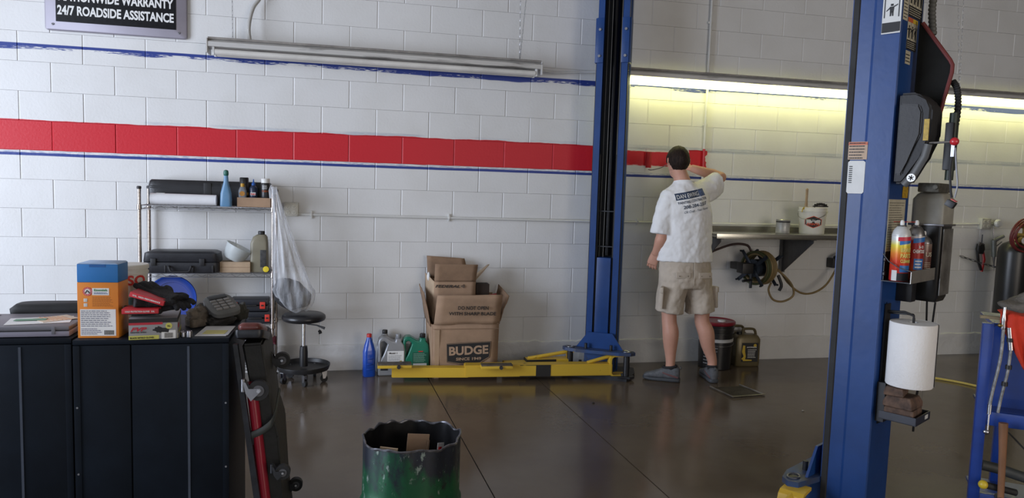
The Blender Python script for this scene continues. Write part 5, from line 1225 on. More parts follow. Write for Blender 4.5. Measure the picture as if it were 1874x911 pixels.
def gold(loc, rz, label, lab=True):
    o = T('gold_jug', label, 'bottle', loc, rz)
    B().loft([(0,0,0,.105,.055,6),(.01,0,0,.112,.062,6),(.235,0,0,.112,.062,6),(.262,0,0,.098,.052,5),(.272,0,0,.085,.046,4)], 36).out('body', GOLD, o, smooth=55)
    B().sweep(smoothpath([(-.035,0,.262),(-.035,0,.300),(-.020,0,.317),(.055,0,.317),(.078,0,.300),(.088,0,.262)], 5), [(.015,.011)]*26, 10, ref=(0,1,0)).out('handle', GOLD, o)
    B().lathe([(.021,0),(.022,.004),(.022,.030),(.018,.033)], 20, (-.065,0,.262)).out('cap', BLACKP, o)
    if lab:
        l = B().box((.010,-.0625,.125), (.150,.002,.165)).out('label', INK, o)
        B().cyl((.055,-.0635,.185), (.055,-.0645,.185), .014, seg=20).out('yellow_disc', YLW, l)
        b = B().sweep([(-.045,-.0642,.185),(-.048,-.0642,.13),(-.035,-.0642,.09),(-.050,-.0642,.06)], [(.010,.0006),(.014,.0006),(.010,.0006),(.018,.0006)], 8, ref=(1,0,0)).sweep([(-.05,-.0642,.058),(.03,-.0642,.056)], [(.008,.0006),(.005,.0006)], 6, ref=(0,0,1)); b.out('yellow_drop', YLW, l)
        text('ANTIFREEZE', .014, PRWHITE, l, place((-.020,-.0644,.165), (1,0,0), (0,0,1)), width=.09, bold=.02)
        fakelines(B(), -.01, .075, .075, .155, 6, -.0645, 51, h=.4).out('fine_print', STW, l, smooth=0)
    return o
gold((5.600,-.19,0), math.radians(-4), 'gold plastic jug with black label standing right of the black pail')
gold((5.565,-.055+.0,0), math.radians(0), 'gold plastic jug half hidden behind the labelled gold jug', False).location.y = -.062
# floor drain plate lying by the painter
o = T('metal_frame', 'thin bent metal frame and dark sheet lying on the floor near the painter', 'scrap', (5.08,-.95,0))
B().prism([(4.965,-.84),(5.195,-.83),(5.225,-1.065),(4.965,-1.095)], .001, .006, 'z').out('sheet', M('dirty_sheet', (.055,.045,.035), .55, .3, var=.4, vs=15), o, world=True, smooth=0)
for P in ([(4.935,-.82,.010),(4.962,-1.11,.012)], [(5.195,-.80,.010),(5.240,-1.075,.010)], [(4.962,-1.11,.012),(5.240,-1.075,.010)]):
    B().sweep(P, .006, 8).out('edge_rod', M('dull_rod', (.26,.24,.21), .4, .7, var=.3), o, world=True)
# yellow air hose and crumbs on the floor
B().sweep(smoothpath([(6.75,-.62,.010),(7.0,-.84,.010),(7.12,-1.05,.010),(7.15,-1.35,.010),(7.0,-1.9,.010)], 8), .009, 8).out('air_hose', M('yellow_hose', (.50,.38,.08), .5))
solo(bpy.data.objects['air_hose'], 'yellow air hose lying across the floor beyond the near post', 'hose')
rr = random.Random(4)
for i, (x, y, lb) in enumerate([(5.30,-1.45,'tiny pale pebble on the open floor between the posts'),(5.02,-2.93,'tiny dark crumb on the floor behind the near post base'),(4.98,-2.15,'small dark crumb on the floor at the left of the near post'),(3.9,-1.1,'small pale crumb on the floor left of the painter'),(2.72,-1.5,'tiny pale chip on the floor near the green drum')]):
    b = B().ball((0,0,.004), (.010,.007,.005), 8, 6); o = b.out('floor_crumb', M('crumb', (.30,.28,.25), .8) if i % 2 == 0 else INK); o.location = (x,y,0); solo(o, lb, 'debris')

# ================================================================== THE CUT-DOWN DRUM
dr = T('steel_drum', 'dented green and black steel drum with ragged cut rim used as a bin', 'drum', (2.445,-3.265,0))
def drum_mat(inner=False):
    m = M('drum_inner' if inner else 'drum_paint', (.012,.012,.014), .45, .3, var=.3, vs=20)
    if inner: return m
    nt = m.node_tree; n = nt.nodes; L = nt.links; b_ = n['Principled BSDF']
    tc = n.new('ShaderNodeTexCoord')
    def nz(s, sc, d=7):
        mp = n.new('ShaderNodeMapping'); mp.inputs['Scale'].default_value = sc; L.new(tc.outputs['Object'], mp.inputs[0])
        t = n.new('ShaderNodeTexNoise'); t.inputs['Scale'].default_value = s; t.inputs['Detail'].default_value = d; t.inputs['Roughness'].default_value = .7; L.new(mp.outputs[0], t.inputs['Vector']); return t.outputs['Fac']
    def rmp(f, a, c):
        r = n.new('ShaderNodeMapRange'); L.new(f, r.inputs[0]); r.inputs[1].default_value = a; r.inputs[2].default_value = c; return r.outputs[0]
    def mix(f, A, C_):
        q = n.new('ShaderNodeMix'); q.data_type = 'RGBA'; L.new(f, q.inputs[0])
        for i, v in ((6, A), (7, C_)):
            if isinstance(v, tuple): q.inputs[i].default_value = (*v, 1)
            else: L.new(v, q.inputs[i])
        return q.outputs[2]
    s = n.new('ShaderNodeSeparateXYZ'); L.new(tc.outputs['Object'], s.inputs[0])
    g = n.new('ShaderNodeMath'); g.operation = 'ADD'; L.new(rmp(s.outputs[2], .66, .26), g.inputs[0]); ns = n.new('ShaderNodeMath'); ns.operation = 'MULTIPLY'; ns.inputs[1].default_value = 1.5
    L.new(nz(7, (1,1,.45)), ns.inputs[0]); L.new(ns.outputs[0], g.inputs[1])
    c = mix(rmp(g.outputs[0], 1.02, 1.20), (.012,.016,.026), (.006,.075,.030))
    c = mix(rmp(nz(32, (1,1,.5)), .60, .66), c, (.22,.27,.24))
    c = mix(rmp(nz(26, (1,1,.8)), .56, .66), c, (.010,.012,.012))
    L.new(c, b_.inputs['Base Color']); return m
b = B(); seg = 96; R_ = []
def rim(a): return .600+.004*math.sin(a*3+1)+.003*math.sin(a*9+2)+.006*noise.noise(Vector((math.cos(a)*4, math.sin(a)*4, 2)))+.005*math.sin(a*17)*max(0, math.sin(a))
def rad(a, t): return (.168+.005*math.sin(a*2+.5)+.007*t*noise.noise(Vector((math.cos(a)*3.5, math.sin(a)*3.5, 5)))+.0035*t*math.sin(a*9+1))
zs = [0,.012,.04,.10,.18,.188,.196,.204,.28,.36,.368,.376,.384,.392,.45,.50,.55,.58,.60]
for z in zs:
    row = []
    for i in range(seg):
        a = i*2*PI/seg; t = max(0, (z-.42)/.18); zz = z/.60*rim(a) if z > .45 else z
        r = rad(a, t)+(.007 if z in (.188,.196,.368,.376,.384) else 0)-(.004 if z < .01 else 0)
        row.append((r*math.cos(a), r*math.sin(a), zz))
    R_.append(row)
b.rings(R_, cap=False); ob = b.out('shell', drum_mat(), dr, smooth=50, recalc=False)
b = B(); R2 = [[(x*.985, y*.985, z) for x, y, z in r] for r in R_[::-1]]; b.rings(R2, cap=False); b.add(R2[-1], [tuple(range(seg))]); b.out('inner_wall', drum_mat(True), dr, smooth=50, recalc=False)
b = B(); b.sweep([(Vector(p)*1.0).xyz*Vector((1,1,1)) if 0 else Vector((p[0]*.995, p[1]*.995, p[2])) for p in R_[-1]], [(.0045+.0015*math.sin(i*1.3), .004) for i in range(seg)], 7, closed=True); b.out('torn_rim', M('bare_torn_steel', (.22,.22,.25), .35, .7, var=.3, vs=40, col2=(.03,.03,.03)), dr)
B().cyl((0,0,.006), (0,0,.30), .150, seg=30).out('rubbish_fill', M('rubbish', (.02,.018,.016), .9, var=.4, vs=20, bump=.6), dr)
o = T('cardboard_piece', 'flat brown cardboard piece standing upright inside the drum', 'cardboard', (2.462,-3.22,.305)); B().box((0,0,.14), (.078,.006,.28), rot=(-.12,.10,.05)).out('sheet', CARD, o); B().box((.043,-.004,.21), (.006,.004,.10), rot=(-.12,.10,.05)).out('torn_edge', CARDD, o)
o = T('cardboard_scrap', 'small pale cardboard flap sticking up at the left inside the drum', 'cardboard', (2.362,-3.300,.305)); B().box((0,0,.145), (.062,.006,.26), rot=(.10,.04,-.35)).out('sheet', CARDE, o)
o = T('paper_scrap', 'bit of red, white and blue wrapper at the right inside the drum', 'wrapper', (2.545,-3.225,.30)); B().box((0,0,.125), (.028,.002,.25), rot=(-.1,.15,.5)).out('sheet', PAPER, o); B().box((.004,-.002,.22), (.012,.002,.04), rot=(-.1,.15,.5)).out('red_print', RED, o)

# ================================================================== BENCH SHELF, REEL, PAINT
be = T('bench_shelf', 'stainless wall shelf on steel brackets holding the paint pail', 'shelf', (5.95,-.25,1.15))
SS = M('stainless', (.50,.49,.44), .22, .95, var=.08, vs=4)
BX0, BX1 = 5.12, 7.05
B().b2((BX0,-.46,1.138), (BX1,-.012,1.150), bev=.002).out('top', SS, be, world=True)
B().b2((BX0,-.464,1.112), (BX1,-.456,1.152), bev=.002).out('front_lip', SS, be, world=True)
B().b2((BX0,-.016,1.150), (BX1,-.010,1.192)).out('upstand', SS, be, world=True)
BRK = M('bracket_steel', (.12,.12,.125), .5, .5, var=.15)
for x in (5.17, 6.02, 6.88):
    k = B().prism([(-.012,1.112),(-.44,1.112),(-.44,1.085),(-.04,.80),(-.012,.80)], x-.003, x+.003, 'x').out('bracket', BRK, be, world=True, smooth=0)
    B().b2((x-.028,-.018,.79), (x+.028,-.012,1.112)).out('bracket_foot', BRK, k, world=True)
    B().b2((x-.028,-.44,1.106), (x+.028,-.012,1.112)).out('bracket_head', BRK, k, world=True)
o = T('paint_can', 'small grey paint can on the wall bench', 'paint can', (5.855,-.24,1.1505))
B().lathe([(0,0),(.056,0),(.059,.003),(.057,.006),(.057,.110),(.059,.113),(.057,.118)], 36).out('body', M('can_paper', (.42,.42,.42), .35, .3, var=.05), o, smooth=40)
B().lathe([(.057,.112),(.060,.115),(.057,.118),(.050,.116),(.046,.111),(0,.111)], 36).out('rim', CHROME, o)
B().lathe([(.0575,.093),(.0575,.104)], 36).out('dark_band', INK, o); fakelines(B(), 0, 1, .02, .085, 8, 0, 61, h=.3, fn=lambda v: (.0578*math.cos(math.radians(235+v[0]*60)), .0578*math.sin(math.radians(235+v[0]*60)), v[2])).out('fine_print', M('pale_print', (.62,.62,.62), .6, var=0), o, recalc=False)
o = T('paint_pail', 'white paint pail with red and black hexagon label on the wall bench', 'paint pail', (6.135,-.24,1.1505))
B().lathe([(0,0),(.098,0),(.101,.004),(.112,.190),(.119,.192),(.119,.200),(.114,.202),(.115,.226),(.111,.228),(.110,.20),(.097,.02),(0,.02)], 48).out('body', M('pail_white', (.70,.69,.64), .4, var=.03), o, smooth=40)
B().cyl((0,0,.12), (0,0,.16), .104, seg=40).out('paint', M('wet_red', (.45,.015,.02), .25, var=0), o)
va2 = math.atan2(-5.75+.24, 2.2-6.135)
def onpail(ring, dr_, name, m):
    b = B(); V = []
    for u, v in ring:
        r = .1012+(v-.004)*.0591+dr_; a = va2+.10+u/r; V.append((r*math.cos(a), r*math.sin(a), v))
    cc = [sum(q[i] for q in V)/len(V) for i in range(3)]; k = math.hypot(cc[0], cc[1]); rr_ = (.1012+(cc[2]-.004)*.0591+dr_); cc = (cc[0]/k*rr_, cc[1]/k*rr_, cc[2])
    b.add(V+[cc], [(i, (i+1) % len(V), len(V)) for i in range(len(V))]); return b.out(name, m, o, recalc=True)
def hexa(w_, h_, n=6):
    P = [(-w_,h_*.45),(0,h_),(w_,h_*.45),(w_,-h_*.45),(0,-h_),(-w_,-h_*.45)]; Q = []
    for i in range(6):
        a, c_ = P[i], P[(i+1) % 6]
        for k in range(n): Q.append((a[0]+(c_[0]-a[0])*k/n, .105+a[1]+(c_[1]-a[1])*k/n))
    return Q
onpail(hexa(.072,.052), .0010, 'label', M('label_orange_red', (.62,.08,.02), .45, var=0)); onpail(hexa(.066,.046), .0020, 'label_field', INK)
curvetext('Dunn-Edwards', .024, PRWHITE, o, .1082, va2+.10, .108, .112, .02, off=.0052); curvetext('PAINTS', .026, M('label_ink_red', (.62,.08,.02), .45, var=0), o, .1068, va2+.10, .078, .095, .03, off=.0050)
B().sweep([(.120*math.cos(a), .120*math.sin(a), .185-.06*math.sin((a-va2+PI/2+.3))*1.0) for a in [va2-PI/2-.1+i*PI/14 for i in range(15)]], .0020, 6).out('bail_handle', STEEL, o)
br = T('paint_brush', 'wooden-handled brush hooked upright over the left rim of the paint pail', 'brush', (6.045,-.27,1.37))
B().sweep([(0,0,.155),(0,0,.06),(0,0,.015)], [(.011,.009),(.010,.008),(.014,.009)], 12).out('handle', M('brush_wood', (.42,.30,.17), .6, var=.1), br); B().ball((0,0,.157), .012, 10, 8).out('handle_tip', MC['brush_wood'], br)
B().box((0,0,.0), (.045,.014,.022), bev=.003).out('yellow_clip', M('clip_yellow', (.55,.38,.02), .5), br); B().sweep([(-.025,0,.0),(-.040,-.01,-.015),(-.042,-.01,-.035)], .004, 6).out('clip_arm', MC['clip_yellow'], br)
o = T('roller_tray_grid', 'black toothed grid lying across the right rim of the paint pail', 'grid', (6.20,-.25,1.39)); b = B()
for i in range(5): b.box((-.045+i*.0225,0,.008+.010*math.sin(i*PI/4)), (.020,.030,.020), bev=.004)
b.box((0,0,-.002), (.13,.035,.010), bev=.003); b.out('grid', BLACKP, o); B().sweep([(-.065,-.015,.0),(-.075,-.02,-.02)], .004, 6).out('hook', BLACKP, o)
# hose reel
hr = T('hose_reel', 'blue and black wall reel wound with tan air hose under the bench', 'hose reel', (5.66,-.22,.86))
RBK = M('reel_blue_black', (.022,.030,.045), .5, .2, var=.2); HOSE = M('tan_hose', (.24,.17,.075), .55, var=.12, vs=20); HOSG = M('green_hose', (.07,.08,.03), .6, var=.15)
ax = Vector((.93,.36,0)).normalized(); u_ = Vector((-.36,.93,0)); cR = Vector((5.665,-.215,.850))
def ring_(x, r, t, mat, name, seg=40, w_=0):
    P = [cR+ax*x+u_*r*math.cos(a*2*PI/seg)+Vector((0,0,1))*r*math.sin(a*2*PI/seg) for a in range(seg)]
    return B().sweep(P, t, 8, closed=True).out(name, mat, hr, world=True)
for i in range(8): ring_(-.055+i*.0175, .138-.004*((i*5) % 3), .0090, HOSE if i > 2 else HOSG, 'hose_coil')
for i in range(5): ring_(-.045+i*.0185, .120, .0090, HOSG if i % 2 else HOSE, 'hose_coil')
B().cyl(cR-ax*.08, cR+ax*.09, .075, seg=28).out('drum', RBK, hr, world=True)
for x in (-.085, .095):
    for k in range(4):
        a = math.radians(52+k*90); d = u_*math.cos(a)+Vector((0,0,1))*math.sin(a)
        B().sweep([cR+ax*x+d*.02, cR+ax*x+d*.180], [(.016,.004)]*2, 6, ref=ax.cross(d)).out('spoke', RBK, hr, world=True)
        B().cyl(cR+ax*x+d*.172, cR+ax*(x+(.03 if x > 0 else -.03))+d*.178, .008, seg=8).out('spoke_tip', RBK, hr, world=True)
B().cyl(cR-ax*.14, cR+ax*.13, .014, seg=12).out('axle', RBK, hr, world=True)
B().box(cR-ax*.155+Vector((0,.03,.0)), (.10,.10,.085), bev=.004).out('bearing_box', BLACKP, hr, world=True)
B().box(cR-ax*.17+Vector((.0,.13,.01)), (.06,.15,.06), bev=.004).out('wall_bracket', BLACKP, hr, world=True)
B().sweep([cR-ax*.10+Vector((0,0,-.10)), cR-ax*.20+Vector((0,0,-.105))], .011, 10).out('crank_grip', BLACKP, hr, world=True)
B().sweep([cR-ax*.095, cR-ax*.095+Vector((0,0,-.17))], [(.014,.005)]*2, 6).out('crank_arm', RBK, hr, world=True)
B().sweep(smoothpath([(5.78,-.33,.80),(5.81,-.34,.72),(5.80,-.33,.67)], 4), .013, 10).out('hose_end_fitting', BLACKP, hr, world=True)
hs = T('loose_hose', 'tan air hose drooping in loops from the reel to the wall hook', 'hose', (6.1,-.2,.7))
P = smoothpath([(5.75,-.24,.86),(5.84,-.26,.82),(5.95,-.27,.72),(5.985,-.26,.62),(5.90,-.25,.565),(5.80,-.25,.58),(5.75,-.25,.66),(5.765,-.26,.73)], 8)
B().sweep(P, .0090, 10).out('loop', HOSE, hs, world=True)
B().sweep(smoothpath([(5.79,-.23,.855),(5.86,-.235,.82),(5.95,-.23,.72),(6.08,-.22,.635),(6.22,-.20,.63),(6.36,-.17,.69),(6.47,-.13,.80),(6.53,-.09,.87)], 8), .0090, 10).out('long_run', HOSE, hs, world=True)
o = T('hose_hook', 'small black hose hook on the wall beside the near post edge', 'hook', (6.53,-.05,.88)); B().box((0,0,0), (.10,.09,.085), bev=.004).out('body', BLACKP, o); B().sweep([(-.04,-.04,.05),(.05,-.05,.09)], .014, 8).out('arm', RBK, o)
B().sweep(smoothpath([(4.90,-.03,.86),(5.06,-.06,.935),(5.20,-.09,.94),(5.33,-.12,1.00),(5.45,-.16,1.045),(5.56,-.18,1.04),(5.60,-.19,.99)], 8), .010, 10).out('supply_hose', M('dark_red_hose', (.035,.012,.010), .55, var=.1))
solo(bpy.data.objects['supply_hose'], 'dark red supply hose curving from behind the painter to the reel', 'hose')

# ================================================================== GAS BOTTLE AND TOOLS AT THE RIGHT END OF THE WALL
tk = T('gas_cylinder', 'tall black gas cylinder chained to the wall at the right edge', 'gas cylinder', (8.115,-.40,0))
b = B().lathe([(0,0),(.12,0),(.128,.01),(.128,1.02),(.122,1.06),(.095,1.10),(.045,1.125),(.03,1.13)], 40); b.out('body', M('black_cylinder', (.013,.013,.013), .35, var=.2, vs=6), tk, smooth=50)
B().cyl((0,0,1.08), (0,0,1.17), .020, seg=14).out('valve', M('brass', (.28,.19,.06), .4, .9, var=.2), tk)
for dx, dz in ((-.055,1.14),(.05,1.135)):
    k = B().cyl((dx,-.10,dz), (dx,-.135,dz), .032, seg=24).out('gauge', M('brass', (.28,.19,.06)), tk); B().cyl((dx,-.1352,dz), (dx,-.137,dz), .027, seg=24).out('dial', STW, k); B().box((dx,-.1378,dz+.008), (.003,.001,.02), rot=(0,.5,0)).out('needle', INK, k)
for dx, dz in ((-.02,1.27),(.045,1.275)): B().cyl((dx,-.06,dz), (dx,-.10,dz), .024, seg=10).out('valve_knob', M('brass', (.28,.19,.06)), tk)
B().cyl((0,-.10,1.18), (0,.0,1.18), .022, seg=12).out('regulator', MC['brass'], tk); B().cyl((.0,-.08,1.10), (.0,-.08,1.26), .014, seg=10).out('manifold', MC['brass'], tk)
b = B(); p0 = Vector((7.93,-.27,.0)); 
def chainl(b, P, L_=.03, w_=.009, t=.003):
    for i in range(len(P)-1):
        a, c_ = Vector(P[i]), Vector(P[i+1]); m = (a+c_)/2; ax_ = (c_-a).normalized(); sd = ax_.orthogonal().normalized()
        if i % 2: sd = ax_.cross(sd)
        h = (c_-a).length*.68; b.sweep([m+ax_*h*math.cos(q*PI/4)+sd*w_*math.sin(q*PI/4) for q in range(8)], t, 5, closed=True)
P = [(7.915+.42*i/16-8.115, -.02-.50*i/16+.40, .95-.11*i/16-.03*math.sin(i*PI/16)) for i in range(17)]
chainl(b, P); b.out('chain', DARKST, tk)
gh = T('welding_hose', 'coiled dark red gas hose hung over the top of the gas cylinder', 'hose', (8.10,-.46,1.16)); RH = M('dark_red_rubber', (.14,.015,.015), .5, var=.15)
for k, (r, dz, y, sx) in enumerate(((.150,.0,-.06,1.05),(.140,-.012,-.075,1.1),(.158,.008,-.045,.98),(.128,.015,-.09,1.15))):
    B().sweep([(sx*r*math.cos(a*2*PI/40), y+.012*math.sin(a*4*PI/40), dz+.02+r*.92*math.sin(a*2*PI/40)) for a in range(40)], .0085, 8, closed=True).out('hose_loop', RH, gh)
o = T('spotlight', 'small round white wall light beside the right outlet box', 'lamp', (8.27,-.05,1.27)); B().lathe([(0,0),(.035,0),(.040,.012),(.030,.03),(0,.034)], 24, mat=Matrix.Rotation(PI/2, 4, 'X')).out('head', PCOND, o)
B().cyl((0,-.035,0), (0,-.037,0), .024, seg=20).out('glass', STW, o); B().b2((-.012,.0,-.01), (.012,.049,.01)).out('bracket', PCOND, o); o.name = 'round_lamp'; WM['round_lamp'] = WM.pop('spotlight')
o = T('pliers_holder', 'black locking pliers with red grips hanging on the wall', 'pliers', (8.125,-.03,1.02)); b = B().loft([(-.045,0,0,.030,.018,3),(.0,0,0,.045,.022,3),(.05,0,0,.035,.018,3)], 18); b.out('head', BLACKP, o)
B().sweep([(-.03,0,-.03),(-.02,-.01,-.12),(.02,-.01,-.20)], .012, 8).out('handle', BLACKP, o); B().sweep([(.035,0,-.03),(.045,-.01,-.10),(.025,-.012,-.215)], [(.012,.010),(.014,.010),(.012,.010)], 8).out('red_grip', RED, o)
B().box((-.01,-.012,.045), (.05,.012,.035), rot=(0,.3,0)).out('steel_plate', STEEL, o); B().cyl((0,-.01,.05), (0,-.01,.14), .005, seg=6).out('loop_wire', DARKST, o)
o = T('air_gun', 'grey pneumatic tool with a long pointed chisel hanging on the wall', 'air tool', (8.25,-.05,1.05)); AG = M('air_gun_grey', (.24,.25,.24), .4, .4, var=.1)
B().cyl((-.0,0,.06), (.02,0,-.10), .024, .021, 16).out('barrel', AG, o); B().sweep([(0,0,.05),(.04,-.01,.075),(.10,-.01,.10)], [(.022,.018),(.018,.016),(.016,.014)], 12).out('grip', AG, o); B().cyl((.02,0,-.10), (.035,0,-.24), .012, .001, 10).out('chisel', STEEL, o)
B().cyl((-.0,0,.06), (-.02,0,.20), .007, .002, 8).out('rear_spike', CHROME, o); B().sweep([(.03,-.005,.0),(.085,-.01,.045)], .006, 6).out('trigger', AG, o)

# ================================================================== BLUE SHOP CART AT THE RIGHT EDGE
CART0 = set(bpy.data.objects.keys())
ct = T('shop_cart', 'blue steel shop cart at the right edge with hoses and rags over it', 'cart', (5.02,-3.20,0)); BC = M('cart_blue', (.010,.045,.26), .35, var=.15, vs=5, coat=.2)
CY = -3.335
for x, y in ((4.775,CY),(4.90+.38,CY),(4.90,-3.02),(5.38,-3.02)): B().b2((x-.020,y-.018,.05), (x+.020,y+.018,.985), bev=.003).out('upright', BC, ct, world=True); 
B().prism([(4.795,.60),(5.30,.60),(5.30,1.01),(4.93,1.0),(4.84,.97),(4.795,.93)], -3.20, -3.196, 'y').out('back_panel', BC, ct, world=True, smooth=0)
B().b2((4.79,CY-.015,.565), (5.30,CY+.02,.622), bev=.003).out('middle_rail', BC, ct, world=True); B().b2((4.79,CY,.600), (5.36,-3.02,.612)).out('middle_shelf', BC, ct, world=True)
B().b2((4.79,CY-.015,.205), (5.30,CY+.02,.275), bev=.003).out('lower_rail', BC, ct, world=True); B().b2((4.79,CY,.22), (5.36,-3.02,.232)).out('lower_shelf', BC, ct, world=True)
B().b2((4.79,CY,.975), (5.36,-3.02,.987)).out('top_shelf', BC, ct, world=True)
for x in (4.78, 5.27):
    B().cyl((x-.012,CY+.02,.035), (x+.012,CY+.02,.035), .035, seg=20).out('caster', BLACKR, ct, world=True)
B().cyl((4.775,CY-.018,.10), (4.775,CY-.022,.10), .006, seg=8).out('bolt', STEEL, ct, world=True)
o = rag('grey_towel', 'crumpled grey-brown towel heaped on top of the blue cart', (5.02,-3.18,.99), (.17,.11,.055), 5, M('grey_towel', (.17,.15,.125), .95, var=.2, vs=20, bump=.6, bs=90), sub=.45)
o = T('red_rag', 'bright red shop rag draped over the front edge of the blue cart', 'rag', (4.885,-3.375,.99)); b = B(); n = 20; V = []
for j in range(n+1):
    v = j/n
    for i in range(n+1):
        u = i/n; wd = .135*(1-.80*max(0, v-.35)/.65); x = (u-.55)*wd+.02*max(0, v-.3)*2; zz = .045-.20*max(0, v-.18)/.82-.03*abs(u-.6)*v; y = (.10*(1-v/.2) if v < .2 else 0)+.010*math.sin(u*9+v*4)+.006*math.sin(u*17+2*v)
        V.append((x, y-.004, zz if v >= .18 else .045+.004*math.sin(u*8)))
b.add(V, [(j*(n+1)+i, j*(n+1)+i+1, (j+1)*(n+1)+i+1, (j+1)*(n+1)+i) for j in range(n) for i in range(n)])
ob = b.out('cloth', M('red_rag', (.58,.035,.012), .85, var=.08, bump=.3, bs=60), o, smooth=80); md = ob.modifiers.new('s', 'SOLIDIFY'); md.thickness = .003
o = T('wooden_stick', 'short pale wooden stick lying on the cart in front of the towel', 'stick', (4.80,-3.33,.995)); B().box((0,0,.012), (.11,.02,.012), rot=(0,.03,.1), bev=.002).out('stick', M('stick_wood', (.28,.22,.13), .8, var=.15), o)
BRD = M('braided_hose', (.22,.22,.22), .45, .5, var=.3, vs=60)
o = T('air_chuck', 'braided hose with chrome air chuck hooked over the left cart upright', 'hose', (4.80,-3.375,.8))
B().sweep(smoothpath([(.022,0,.18),(.020,-.002,.05),(.004,-.004,-.08),(-.002,-.004,-.14)], 6), .0065, 8).out('hose', BRD, o); B().cyl((-.002,-.004,-.14), (-.002,-.004,-.18), .0085, seg=12).out('ferrule', CHROME, o)
B().cyl((-.002,-.004,-.18), (-.002,-.004,-.25), .0035, seg=8).out('stem', CHROME, o); B().ball((-.006,-.004,-.256), (.012,.009,.010)).out('chuck', CHROME, o)
B().lathe([(.008,.17),(.010,.18),(.008,.20),(.010,.21),(.006,.23),(.006,.26)], 12, (.020,0,0)).out('coupler', CHROME, o); B().ball((.012,0,.185), (.012,.010,.009)).out('brass_nut', M('brass', (.28,.19,.06)), o)
o = T('tire_inflator', 'chrome inflator tube with black collars hanging beside the braided hose', 'hose', (4.84,-3.378,.8))
B().cyl((0,0,.18), (.012,0,.09), .0095, seg=12).out('barrel', CHROME, o); B().sweep(smoothpath([(.012,0,.09),(.008,-.002,.0),(-.005,0,-.10),(-.012,.0,-.17)], 5), .0060, 8).out('hose', BRD, o)
for z, x in ((.13,.006),(.02,.010),(-.05,.002)): B().cyl((x,0,z-.008), (x,0,z+.008), .0115, seg=12).out('collar', BLACKP, o)
o = T('hammer', 'ball hammer standing in the cart with its worn wooden handle up', 'hammer', (4.855,-3.395,.28)); B().sweep([(.006,0,.0),(.002,0,.10),(-.002,0,.20),(-.008,0,.315)], [(.012,.009),(.0125,.010),(.014,.012),(.017,.014)], 14).out('handle', M('worn_handle', (.24,.11,.05), .6, var=.2, vs=15, stretch=(1,1,.3)), o, smooth=60)
B().cyl((.006,-.045,-.005), (.006,.045,-.005), .016, seg=14).out('head', DARKST, o)
o = T('yellow_capped_tool', 'dark tool with a round yellow cap on the lower cart rail', 'tool', (4.82,-3.37,.31)); B().cyl((.10,.03,-.01), (-.02,-.02,.018), .014, seg=12).out('shaft', BLACKR, o); B().ball((-.022,-.021,.018), (.018,.018,.018), 18, 12).out('cap', M('yellow_cap2', (.62,.45,.03), .4, var=.05), o)
o = T('grey_tube', 'grey ribbed tube lying on the lower shelf behind the hammer', 'hose', (4.93,-3.26,.275)); B().sweep(smoothpath([(-.13,-.02,.10),(-.05,0,.085),(.08,.02,.055),(.25,.03,.05)], 5), .022, 12).out('tube', M('grey_rubber', (.045,.05,.05), .6, var=.2), o)
o = T('black_cable', 'thin black cable looping across the lower half of the cart', 'cable', (5.0,-3.3,.45)); B().sweep(smoothpath([(-.20,-.02,.13),(-.13,-.05,.10),(-.03,-.06,.01),(.12,-.05,-.06),(.25,-.02,-.07)], 6), .0035, 6).out('cable', BLACKR, o)

bpy.context.view_layer.update()
MR = Matrix.Translation((4.775,-3.335,0)) @ Matrix.Rotation(math.radians(-38), 4, 'Z') @ Matrix.Translation((-4.775,3.335,0))
for o in list(bpy.data.objects):
    if o.name not in CART0 and o.parent is None:
        o.location = MR @ o.location; o.rotation_euler.z += math.radians(-38)

# ================================================================== THE PAINTER
mn = T('person', 'man in white T-shirt and khaki cargo shorts, seen from behind, rolling paint on the wall', 'person', (4.86,-.62,0))
def skin_mat():
    m = M('skin', (.56,.30,.215), .5, var=.06, vs=6, spec=.35); m.node_tree.nodes['Principled BSDF'].inputs['Subsurface Weight'].default_value = .08
    m.node_tree.nodes['Principled BSDF'].inputs['Subsurface Scale'].default_value = .01; return m
SKIN = skin_mat()
def remesh(o, vox, smooth=0, disp=None, disp_s=.1, thick=None):
    r = o.modifiers.new('r', 'REMESH'); r.mode = 'VOXEL'; r.voxel_size = vox; r.use_smooth_shade = True
    if smooth: s = o.modifiers.new('s', 'SMOOTH'); s.iterations = smooth; s.factor = .5
    for k, (st, sz, ty) in enumerate(disp or []):
        t = bpy.data.textures.new('f', 'CLOUDS'); t.noise_scale = sz; t.noise_depth = 1
        d = o.modifiers.new('d', 'DISPLACE'); d.texture = t; d.strength = st; d.mid_level = .5; d.texture_coords = 'LOCAL'
def V3(*a): return Vector(a)
